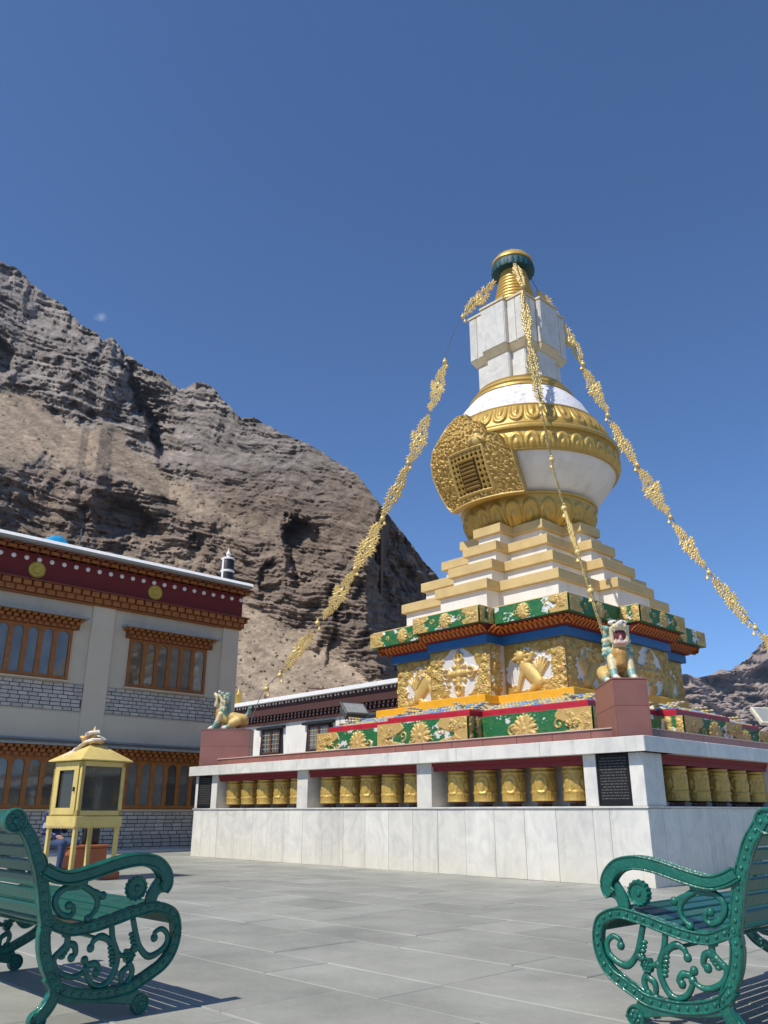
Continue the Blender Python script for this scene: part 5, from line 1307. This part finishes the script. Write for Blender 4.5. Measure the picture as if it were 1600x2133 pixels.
# ---------------------------------------------------------------- floodlights on the plinth
def floodlight(loc3, rz, label, tilt, sx=1.0, body='metal_grey', post=0.0):
    t = empty('floodlight', loc3, rz, label, 'floodlight')
    if post: MB().lathe([(0.02, 0), (0.02, -post)], 10).lathe([(0.10, -post), (0.10, -post + .015)], 12).build('post', 'metal_grey', t)
    Mx = Matrix.Translation((0, 0, .32)) @ Matrix.Rotation(tilt, 4, 'X') @ Matrix.Scale(sx, 4)
    MB().cbox(-.24, .24, -.07, .07, -.17, .17, .015, M=Mx).build('housing', body, t)
    fr = MB(); fr.cbox(-.26, .26, -.095, -.07, -.19, .19, .006, M=Mx); fr.build('bezel', body, t)
    MB().box(-.22, .22, -.099, -.094, -.15, .15, M=Mx).build('lens', 'lamp_glass', t)
    fn = MB()
    for i in range(7): fn.box(-.2 + i * .062, -.19 + i * .062, .07, .10, -.14, .14, M=Mx)
    fn.build('fins', body, t)
    MB().tube([(-.29 * sx, 0, .32), (-.29 * sx, 0, .03), (.29 * sx, 0, .03), (.29 * sx, 0, .32)], .014, 6).build('bracket', 'metal_grey', t)
    MB().cbox(-.10, .10, -.08, .08, 0, .03, .004).build('foot', 'metal_grey', t)
floodlight(loc(-3.95, -2.2, 2.85), RZ + R(75), 'grey floodlight on a post at the left foot of the stupa', R(-50), 1.25, 'metal_grey', 0.85)
t = empty('floodlight_mast', loc(5.15, -0.35, 2.0), RZ + R(60), 'cream floodlight on a thin mast at the right edge of the plinth', 'floodlight')  # second floodlight: tilted cream housing on a thin mast
MB().tube([(0, 0, 0), (0, 0, .42)], .018, 8).build('mast', 'metal_grey', t)
Mx = Matrix.Translation((0, 0, .5)) @ Matrix.Rotation(R(-40), 4, 'X')
MB().cbox(-.26, .26, -.04, .04, -.2, .2, .012, M=Mx).build('housing', 'lamp_cream', t); MB().box(-.22, .22, -.046, -.04, -.16, .16, M=Mx).build('lens', 'lamp_glass', t)
MB().tube([(0, .02, .42), (.02, .08, .36), (-.25, .1, .22), (-.35, .1, .2)], .01, 6).build('cable', 'black_paint', t)

# ---------------------------------------------------------------- butter lamp cabinet
cab = empty('butter_lamp_cabinet', (-4.342, 12.6, 0), R(51.7), 'yellow glass sided butter lamp cabinet on four legs with hipped roof', 'cabinet')
w = 0.36
for sx in (-1, 1):
    for sy in (-1, 1):
        MB().cbox(sx * w - (.055 if sx > 0 else 0), sx * w + (.055 if sx < 0 else 0), sy * w - (.055 if sy > 0 else 0), sy * w + (.055 if sy < 0 else 0), 0.10, 0.70, .005).build('leg', 'cabinet_yellow', cab)
for sx in (-1, 1):
    for sy in (-1, 1): MB().cbox(sx * .31 - .10, sx * .31 + .10, sy * .31 - .10, sy * .31 + .10, 0, .10, .01).build('foot_block', 'terracotta', cab)
for k in range(4):
    rz = k * math.pi / 2
    ap = MB(); ap.cbox(-w - .012, w + .012, -w - .02, -w + .01, .70, .84, .004); n = 18
    for i in range(n): x = -w + (i + .5) * 2 * w / n; ap._add([(x - w / n, -w - .019, .70), (x + w / n, -w - .019, .70), (x, -w - .019, .672)], [(0, 2, 1)])
    ap.build('apron', 'cabinet_yellow', cab).rotation_euler = (0, 0, rz)
    fr = MB(); fr.cbox(-w, w, -w, -w + .05, .845, .915, .004).cbox(-w, w, -w, -w + .05, 1.515, 1.585, .004).cbox(-w, -w + .055, -w, -w + .05, .915, 1.515, .004).cbox(w - .055, w, -w + .0015, -w + .05, .915, 1.515, .004)
    fr.build('frame', 'cabinet_yellow', cab).rotation_euler = (0, 0, rz)
    MB().box(-w + .055, w - .055, -w + .022, -w + .026, .915, 1.515).build('glass_pane', 'cabinet_glass', cab).rotation_euler = (0, 0, rz)
# inner door frame on the sunlit side
df = MB(); df.cbox(-w - .015, -w, -.30, .30, .86, .95, .003).cbox(-w - .015, -w, -.30, .30, 1.46, 1.57, .003).cbox(-w - .015, -w, -.30, -.19, .95, 1.46, .003).cbox(-w - .015, -w, .19, .30, .95, 1.46, .003); do = df.build('door', 'cabinet_yellow', cab)
MB().cbox(-w - .04, -w - .015, -.26, -.235, 1.17, 1.23, .004).build('door_latch', 'black_paint', do)
MB().box(-w + .01, w - .01, -w + .01, w - .01, .84, .865).build('floor_tray', 'soot', cab)
ls = MB(); q = random.Random(2)
for i in range(9):
    x, y = q.uniform(-.25, .25), q.uniform(-.25, .25); ls.lathe([(0.02, .866), (0.016, .89), (0.035, .93), (0.04, .95), (0.03, .95)], 12, (x, y, 0))
ls.build('butter_lamps', 'metal_grey', cab, smooth=40)
MB().cbox(-.02, .2, .05, .25, .866, 1.1, .01).build('inner_box', 'soot', cab)
ro = MB(); e = w + .07; ro.loft([[(-e, -e, 1.59), (e, -e, 1.59), (e, e, 1.59), (-e, e, 1.59)], [(-e, -e, 1.605), (e, -e, 1.605), (e, e, 1.605), (-e, e, 1.605)], [(-.10, -.10, 1.83), (.10, -.10, 1.83), (.10, .10, 1.83), (-.10, .10, 1.83)], [(-.03, -.03, 1.86), (.03, -.03, 1.86), (.03, .03, 1.86), (-.03, .03, 1.86)]]); ro.build('roof', 'cabinet_yellow', cab)
MB().lathe([(0.05, 1.85), (0.07, 1.90), (0.035, 1.96), (0.05, 2.0), (0.02, 2.06), (0.004, 2.11)], 16).build('finial', 'cabinet_yellow', cab, smooth=50)
# silk scarf wound round the finial, tail down the roof
def scarf(name, m, label, pts, rad, loc3, rz):
    mb = MB(); sp = spline(pts, 8); n = len(sp); q = random.Random(len(pts)); polys = []
    for i in range(n):
        d = sp[min(i + 1, n - 1)] - sp[max(i - 1, 0)]; d = d / (np.linalg.norm(d) + 1e-9); up = np.array((0, 0, 1.0)); a = np.cross(d, up); a /= (np.linalg.norm(a) + 1e-9); b = np.cross(a, d)
        polys.append([tuple(sp[i] + a * (rad * (1 + .35 * math.sin(3 * t + i * .4)) * math.cos(t)) + b * (rad * .55 * (1 + .3 * math.cos(4 * t + i * .7)) * math.sin(t))) for t in np.linspace(0, 2 * math.pi, 13)[:-1]])
    mb.loft(polys); o = mb.build(name, m, None, smooth=70); o.location = loc3; o.rotation_euler = (0, 0, rz); tag(o, label, 'scarf'); return o
cl = (-4.342, 12.6, 0)
scarf('silk_scarf', 'scarf_white', 'white silk scarf knotted round the top of the yellow cabinet', [(-.40, .02, 1.64), (-.30, -.02, 1.70), (-.18, -.06, 1.80), (-.07, -.12, 1.88), (.08, -.09, 1.90), (.12, .03, 1.93), (.02, .10, 1.96), (-.09, .04, 1.97), (-.06, -.07, 2.0), (.06, -.04, 2.02)], .046, cl, R(20))
scarf('silk_scarf', 'scarf_orange', 'orange silk scarf knotted under the white one on the yellow cabinet', [(-.12, -.10, 1.86), (-.03, -.13, 1.87), (.09, -.06, 1.87), (.10, .07, 1.88), (-.04, .11, 1.88), (-.12, .0, 1.89), (-.16, -.08, 1.94)], .04, cl, R(20))
mb = MB()
mb.cbox(-.29, .29, -.26, .26, 0, .33, .012).cbox(-.31, .31, -.28, .28, .33, .375, .012); o = mb.build('seat_block', 'terracotta', None); o.location = (-5.08, 14.9, 0); o.rotation_euler = (0, 0, R(48)); tag(o, 'glazed orange brown seat block behind the yellow cabinet', 'seat')

# ---------------------------------------------------------------- person sitting behind the cabinet
NV = (0.018, 0.025, 0.085); JN = (0.035, 0.06, 0.13); SK = (0.42, 0.22, 0.14); HR = (0.012, 0.01, 0.01); SH = (0.03, 0.03, 0.035)
def person_prims():
    P_ = []; c = lambda p, q, a, b, col: P_.append((p, q, a, b, col))
    # facing +x (to the right), seated; seat height 0.375
    c((0, 0, .50), (0, 0, .62), .145, .14, JN); c((0, 0, .62), (.02, 0, .88), .135, .155, NV)
    for s in (-1, 1):
        c((.02, s * .05, .86), (.02, s * .15, .90), .10, .075, NV)
        c((.03, s * .10, .48), (.42, s * .13, .47), .09, .07, JN); c((.42, s * .13, .47), (.40, s * .14, .10), .065, .045, JN); c((.38, s * .14, .045), (.54, s * .15, .035), .045, .04, SH)
    c((.02, 0, .92), (.03, 0, 1.04), .055, .052, SK)
    c((.05, 0, 1.13), (.06, 0, 1.19), .085, .09, SK); c((.03, 0, 1.22), (.0, 0, 1.16), .095, .09, HR); c((-.02, 0, 1.12), (-.03, 0, 1.05), .075, .05, HR)
    c((.145, 0, 1.145), (.155, 0, 1.13), .016, .018, SK); c((.12, 0, 1.085), (.13, 0, 1.085), .03, .02, SK)
    for s in (-1, 1): c((.04, s * .088, 1.14), (.035, s * .095, 1.16), .018, .018, SK)
    # near arm bent, hand by the cheek; other arm on the lap
    c((.02, .17, .88), (-.02, .27, .66), .062, .052, NV); c((-.02, .27, .66), (.10, .24, .90), .05, .04, NV)
    c((.10, .24, .92), (.115, .21, .99), .03, .036, SK)
    for k in range(4): c((.10 + .018 * k, .20, .99), (.09 + .022 * k, .165, 1.055 - .008 * abs(k - 1.5)), .0105, .009, SK)
    c((.095, .225, .965), (.07, .19, 1.01), .012, .010, SK)
    c((.02, -.17, .88), (.06, -.24, .64), .062, .052, NV); c((.06, -.24, .64), (.28, -.16, .57), .05, .038, NV); c((.28, -.16, .57), (.34, -.13, .565), .03, .034, SK)
    for k in range(4): c((.35, -.15 + .018 * k, .565), (.40 - .006 * abs(k - 1), -.14 + .02 * k, .55), .0105, .009, SK)
    c((.33, -.11, .57), (.36, -.085, .56), .012, .01, SK)
    return P_
per = fuse('person', person_prims(), 0.011, 'cloth', None, 2)
# white flecks woven into the dark jacket
me = per.data; n = len(me.vertices); co = np.zeros(n * 3, np.float32); me.vertices.foreach_get('co', co); co = co.reshape(-1, 3); cc = np.zeros(n * 4, np.float32); me.color_attributes['Col'].data.foreach_get('color', cc); cc = cc.reshape(-1, 4)
fl = (vnoise(co[:, 0] * 28, co[:, 1] * 28, co[:, 2] * 28) > .74) & (np.abs(cc[:, 2] - .085) < .01); cc[fl, :3] = (.42, .42, .46); me.color_attributes['Col'].data.foreach_set('color', cc.ravel())
per.location = (-5.58, 14.72, -0.06); per.rotation_euler = (0, 0, R(-28))
tag(per, 'person in navy flecked jacket and jeans seated behind the yellow cabinet', 'person')
bag = MB(); bag.cbox(-.13, .13, -.09, .09, 0, .30, .03); bag = bag.build('shoulder_bag', 'black_paint', None, smooth=60); MB().tube([(-.10, 0, .28), (-.07, 0, .42), (.07, 0, .42), (.10, 0, .28)], .012, 6).build('strap', 'black_paint', bag)
bag.location = (-5.02, 15.0, .377); bag.rotation_euler = (0, 0, R(40)); tag(bag, 'black bag standing on the orange brown seat block', 'bag')

# ---------------------------------------------------------------- cast iron benches
BC = dict(
 back=[(-0.701, 0.878), (-0.671, 0.835), (-0.64, 0.796), (-0.615, 0.753), (-0.594, 0.705), (-0.572, 0.655), (-0.555, 0.598), (-0.54, 0.544), (-0.528, 0.489), (-0.511, 0.428), (-0.512, 0.372), (-0.503, 0.316), (-0.483, 0.26), (-0.455, 0.209), (-0.43, 0.15), (-0.455, 0.09), (-0.50, 0.045)],
 heart=[(-0.47, 0.21), (-0.42, 0.160), (-0.353, 0.131), (-0.296, 0.119), (-0.238, 0.11), (-0.182, 0.109), (-0.12, 0.112), (-0.063, 0.12), (-0.009, 0.144), (0.045, 0.17), (0.098, 0.2), (0.137, 0.245), (0.157, 0.303), (0.157, 0.361), (0.135, 0.416), (0.084, 0.446), (0.022, 0.458), (-0.037, 0.45), (-0.099, 0.438), (-0.156, 0.423), (-0.216, 0.409), (-0.271, 0.397), (-0.336, 0.389), (-0.396, 0.39), (-0.449, 0.409), (-0.513, 0.437)],
 arm=[(-0.552, 0.652), (-0.499, 0.626), (-0.444, 0.612), (-0.39, 0.615), (-0.308, 0.633), (-0.196, 0.663), (-0.107, 0.677), (-0.044, 0.675), (0.015, 0.659), (0.058, 0.623), (0.078, 0.585), (0.075, 0.554), (0.06, 0.535)],
 stem=[(0.055, 0.565), (0.02, 0.527), (0.008, 0.497), (0.005, 0.462)],
 scrolls=[[(-0.334, 0.585), (-0.385, 0.585), (-0.438, 0.568), (-0.471, 0.54), (-0.476, 0.503), (-0.449, 0.464), (-0.409, 0.447), (-0.385, 0.463), (-0.391, 0.49), (-0.411, 0.493)],
  [(-0.38, 0.585), (-0.308, 0.548), (-0.275, 0.512), (-0.275, 0.469), (-0.31, 0.43)], [(-0.308, 0.548), (-0.275, 0.535), (-0.248, 0.525)],
  [(-0.079, 0.41), (-0.053, 0.333), (-0.029, 0.283), (0.019, 0.241), (0.073, 0.252), (0.114, 0.287), (0.114, 0.329), (0.081, 0.355), (0.047, 0.343), (0.044, 0.319)],
  [(-0.191, 0.41), (-0.174, 0.331), (-0.146, 0.271), (-0.145, 0.215), (-0.173, 0.158), (-0.215, 0.14), (-0.261, 0.16), (-0.291, 0.206), (-0.288, 0.237), (-0.304, 0.257)],
  [(-0.175, 0.317), (-0.23, 0.349), (-0.268, 0.336), (-0.281, 0.305)], [(-0.288, 0.237), (-0.249, 0.237), (-0.229, 0.211), (-0.241, 0.199)],
  [(-0.4, 0.395), (-0.398, 0.336), (-0.421, 0.307), (-0.452, 0.273), (-0.425, 0.225), (-0.369, 0.197), (-0.326, 0.198), (-0.293, 0.219)], [(-0.396, 0.335), (-0.362, 0.323), (-0.352, 0.29), (-0.368, 0.274)],
  [(-0.03, 0.292), (-0.064, 0.277), (-0.085, 0.255), (-0.139, 0.261)], [(-0.082, 0.226), (-0.059, 0.186), (-0.075, 0.14)], [(-0.079, 0.207), (-0.112, 0.183), (-0.11, 0.13)]],
 arch=[(-0.03, 0.07), (-0.121, 0.085), (-0.208, 0.095), (-0.291, 0.103), (-0.369, 0.118), (-0.43, 0.14)])
def resample(pts, step):
    sp = np.array(spline(pts, 8)); d = np.r_[0, np.cumsum(np.hypot(*np.diff(sp, axis=0).T))]; s = np.arange(step * .5, d[-1], step)
    return np.stack([np.interp(s, d, sp[:, 0]), np.interp(s, d, sp[:, 1])], 1)
def edge_lines(pts, off, n=6):
    sp = np.array(spline(pts, n)); t = np.gradient(sp, axis=0); t /= np.hypot(t[:, 0], t[:, 1])[:, None]; nn = np.stack([-t[:, 1], t[:, 0]], 1)
    return [sp + nn * off, sp - nn * off]
def end_frame(parent, y):
    fr = MB(); T = 0.034
    fr.strip(BC['back'], [.045, .05, .052, .052, .052, .056, .056, .05, .046], T, y, 5); fr.strip(BC['heart'], .046, T - .003, y, 4)
    fr.strip(BC['stem'], [.075, .06, .06, .05], T - .005, y, 4); fr.strip(BC['arch'], [.06, .05, .04, .045, .06], T - .007, y, 4)
    fr.strip([(-0.075, 0.12), (-0.045, 0.085), (-0.01, 0.045)], [.075, .065, .06], T - .009, y, 4)
    ob = fr.build('end_frame', 'bench_iron', parent, smooth=40)
    rim = MB()
    for key, off in (('back', .023), ('heart', .020)):
        for ln in edge_lines(BC[key], off):
            for sg in (-1, 1): rim.tube([(a, y + sg * (T / 2 - .001), b) for a, b in ln], .0055, 6)
    rim.build('rim', 'bench_iron', ob, smooth=60)
    # armrest: broad on top
    ar = MB(); ar.strip(BC['arm'], [.046, .048, .05, .052, .054, .056, .056, .058, .06, .056, .05], .058, y, 5)
    for ln in edge_lines(BC['arm'], .026): 
        for sg in (-1, 1): ar.tube([(a, y + sg * .027, b) for a, b in ln], .006, 6)
    ar.build('armrest', 'bench_iron', parent, smooth=40)
    sc = MB()
    for s in BC['scrolls']: sc.strip(s, [.030, .033, .028, .021], .026, y, 5, ell=True); sc.sphere((s[-1][0], y, s[-1][1]), (.020, .017, .020), 8, 6)
    # acanthus serrations along the stems
    for (x0, z0), (x1, z1), n, sd in (((-.165, .33), (-.14, .22), 6, -1), ((-.06, .36), (-.03, .27), 5, -1), ((-.40, .57), (-.33, .575), 5, -1), ((-.30, .385), (-.42, .375), 6, 0), ((-.405, .335), (-.44, .28), 4, 1)):
        for k in range(n):
            t = (k + .5) / n; x, z = x0 + (x1 - x0) * t, z0 + (z1 - z0) * t
            sc.sphere((x + (sd * .021), y, z - .006), (.018, .012, .011), 7, 5)
    sc.build('scrollwork', 'bench_iron', ob, smooth=60)
    st = MB()
    for key, step in (('back', .043), ('heart', .043)):
        for a, b in resample(BC[key][:-2] if key == 'back' else BC[key], step):
            for sg in (-1, 1): st.sphere((a, y + sg * T / 2, b), (.0095, .007, .0095), 8, 6)
    tag(st.build('studs', 'bench_iron', ob, smooth=60), kind='stuff')
    # scalloped rosette by the arm, flower, foot rosette, top roll
    def disc(name, x, z, r, th, scal, n, par):
        mb = MB(); mb.lathe([(r, 0.0), (r * 1.0, th * .4), (r * .9, th), (r * .78, th * .9), (r * .72, th * .55), (r * .3, th * .55), (r * .2, th * .9), (.002, th)], max(36, n * 4), fn=lambda t, j, rr, zz: rr * (1 + (scal * math.cos(t * n) if j < 3 else 0)))
        for q in range(n if n < 12 else 0):
            a = 2 * math.pi * q / n; mb.sphere((math.cos(a) * r * .45, math.sin(a) * r * .45, th * .6), (r * .2, r * .2, th * .3), 7, 5)
        o = mb.build(name, 'bench_iron', par, smooth=40); o.location = (x, y, z); o.rotation_euler = (R(90), 0, 0); o2 = inst(o, par, rot=(R(-90), 0, 0)); return o
    disc('rosette', -0.078, 0.548, .055, .022, .06, 16, ob); disc('flower', -0.085, 0.255, .030, .018, .12, 6, ob); disc('foot_rosette', -0.005, 0.045, .046, .020, .0, 6, ob)
    disc('back_foot_roll', -0.495, 0.042, .042, .020, .0, 5, ob); disc('top_roll', -0.715, 0.862, .055, .024, .0, 3, ob)
    return ob
def make_bench(Lb):
    t = empty('cast_iron_bench')
    end_frame(t, 0.0); end_frame(t, Lb)
    # back slats along the upright, seat slats along the seat curve
    sp = np.array(spline(BC['back'], 12)); d = np.r_[0, np.cumsum(np.hypot(*np.diff(sp, axis=0).T))]
    def slat(x, z, ang, w, th, name='slat', ext=0.0):
        Mx = Matrix.Translation((x, 0, z)) @ Matrix.Rotation(-ang, 4, 'Y')
        MB().cbox(-w / 2, w / 2, .018 - ext, Lb - .018 + ext, -th / 2, th / 2, .005, M=Mx).build(name, 'bench_wood', t)
    for k in range(6):
        s = .115 + k * .066; x = np.interp(s, d, sp[:, 0]); z = np.interp(s, d, sp[:, 1]); x2 = np.interp(s + .01, d, sp[:, 0]); z2 = np.interp(s + .01, d, sp[:, 1])
        slat(x + .012, z, math.atan2(z2 - z, x2 - x), .054, .022)
    mb = MB(); mb.tube([(-.690, .02, .862), (-.690, Lb - .02, .862)], .045, 20); mb.build('top_rail', 'bench_wood', t, smooth=40)
    sc = BC['heart'][13:25][::-1]; sp2 = np.array(spline(sc, 12)); d2 = np.r_[0, np.cumsum(np.hypot(*np.diff(sp2, axis=0).T))]
    k = 0; s = .03
    while s < d2[-1] - .02:
        x = np.interp(s, d2, sp2[:, 0]); z = np.interp(s, d2, sp2[:, 1]); x2 = np.interp(s + .01, d2, sp2[:, 0]); z2 = np.interp(s + .01, d2, sp2[:, 1])
        slat(x, z + .016, math.atan2(z2 - z, x2 - x), .056, .022); s += .068
    # tie rod
    MB().tube([(-.2, .02, .33), (-.2, Lb - .02, .33)], .009, 8).build('tie_rod', 'bench_iron', t)
    return t
LB = 1.55
b1 = make_bench(LB); b2 = copy_tree(b1)
b1.location = (-1.1614, 4.4448, 0); b1.rotation_euler = (0, 0, math.atan2(E2[1], E2[0]))
tag(b1, 'green cast iron bench on the left, before the yellow cabinet, end frame in shade', 'bench', 'green cast iron benches')
g2 = np.array([1.1253, 4.1884]) + E2 * LB
b2.location = (float(g2[0]), float(g2[1]), 0); b2.rotation_euler = (0, 0, math.atan2(-E1[1], -E1[0]))
tag(b2, 'green cast iron bench on the right, before the near plinth corner, end frame sunlit', 'bench', 'green cast iron benches')
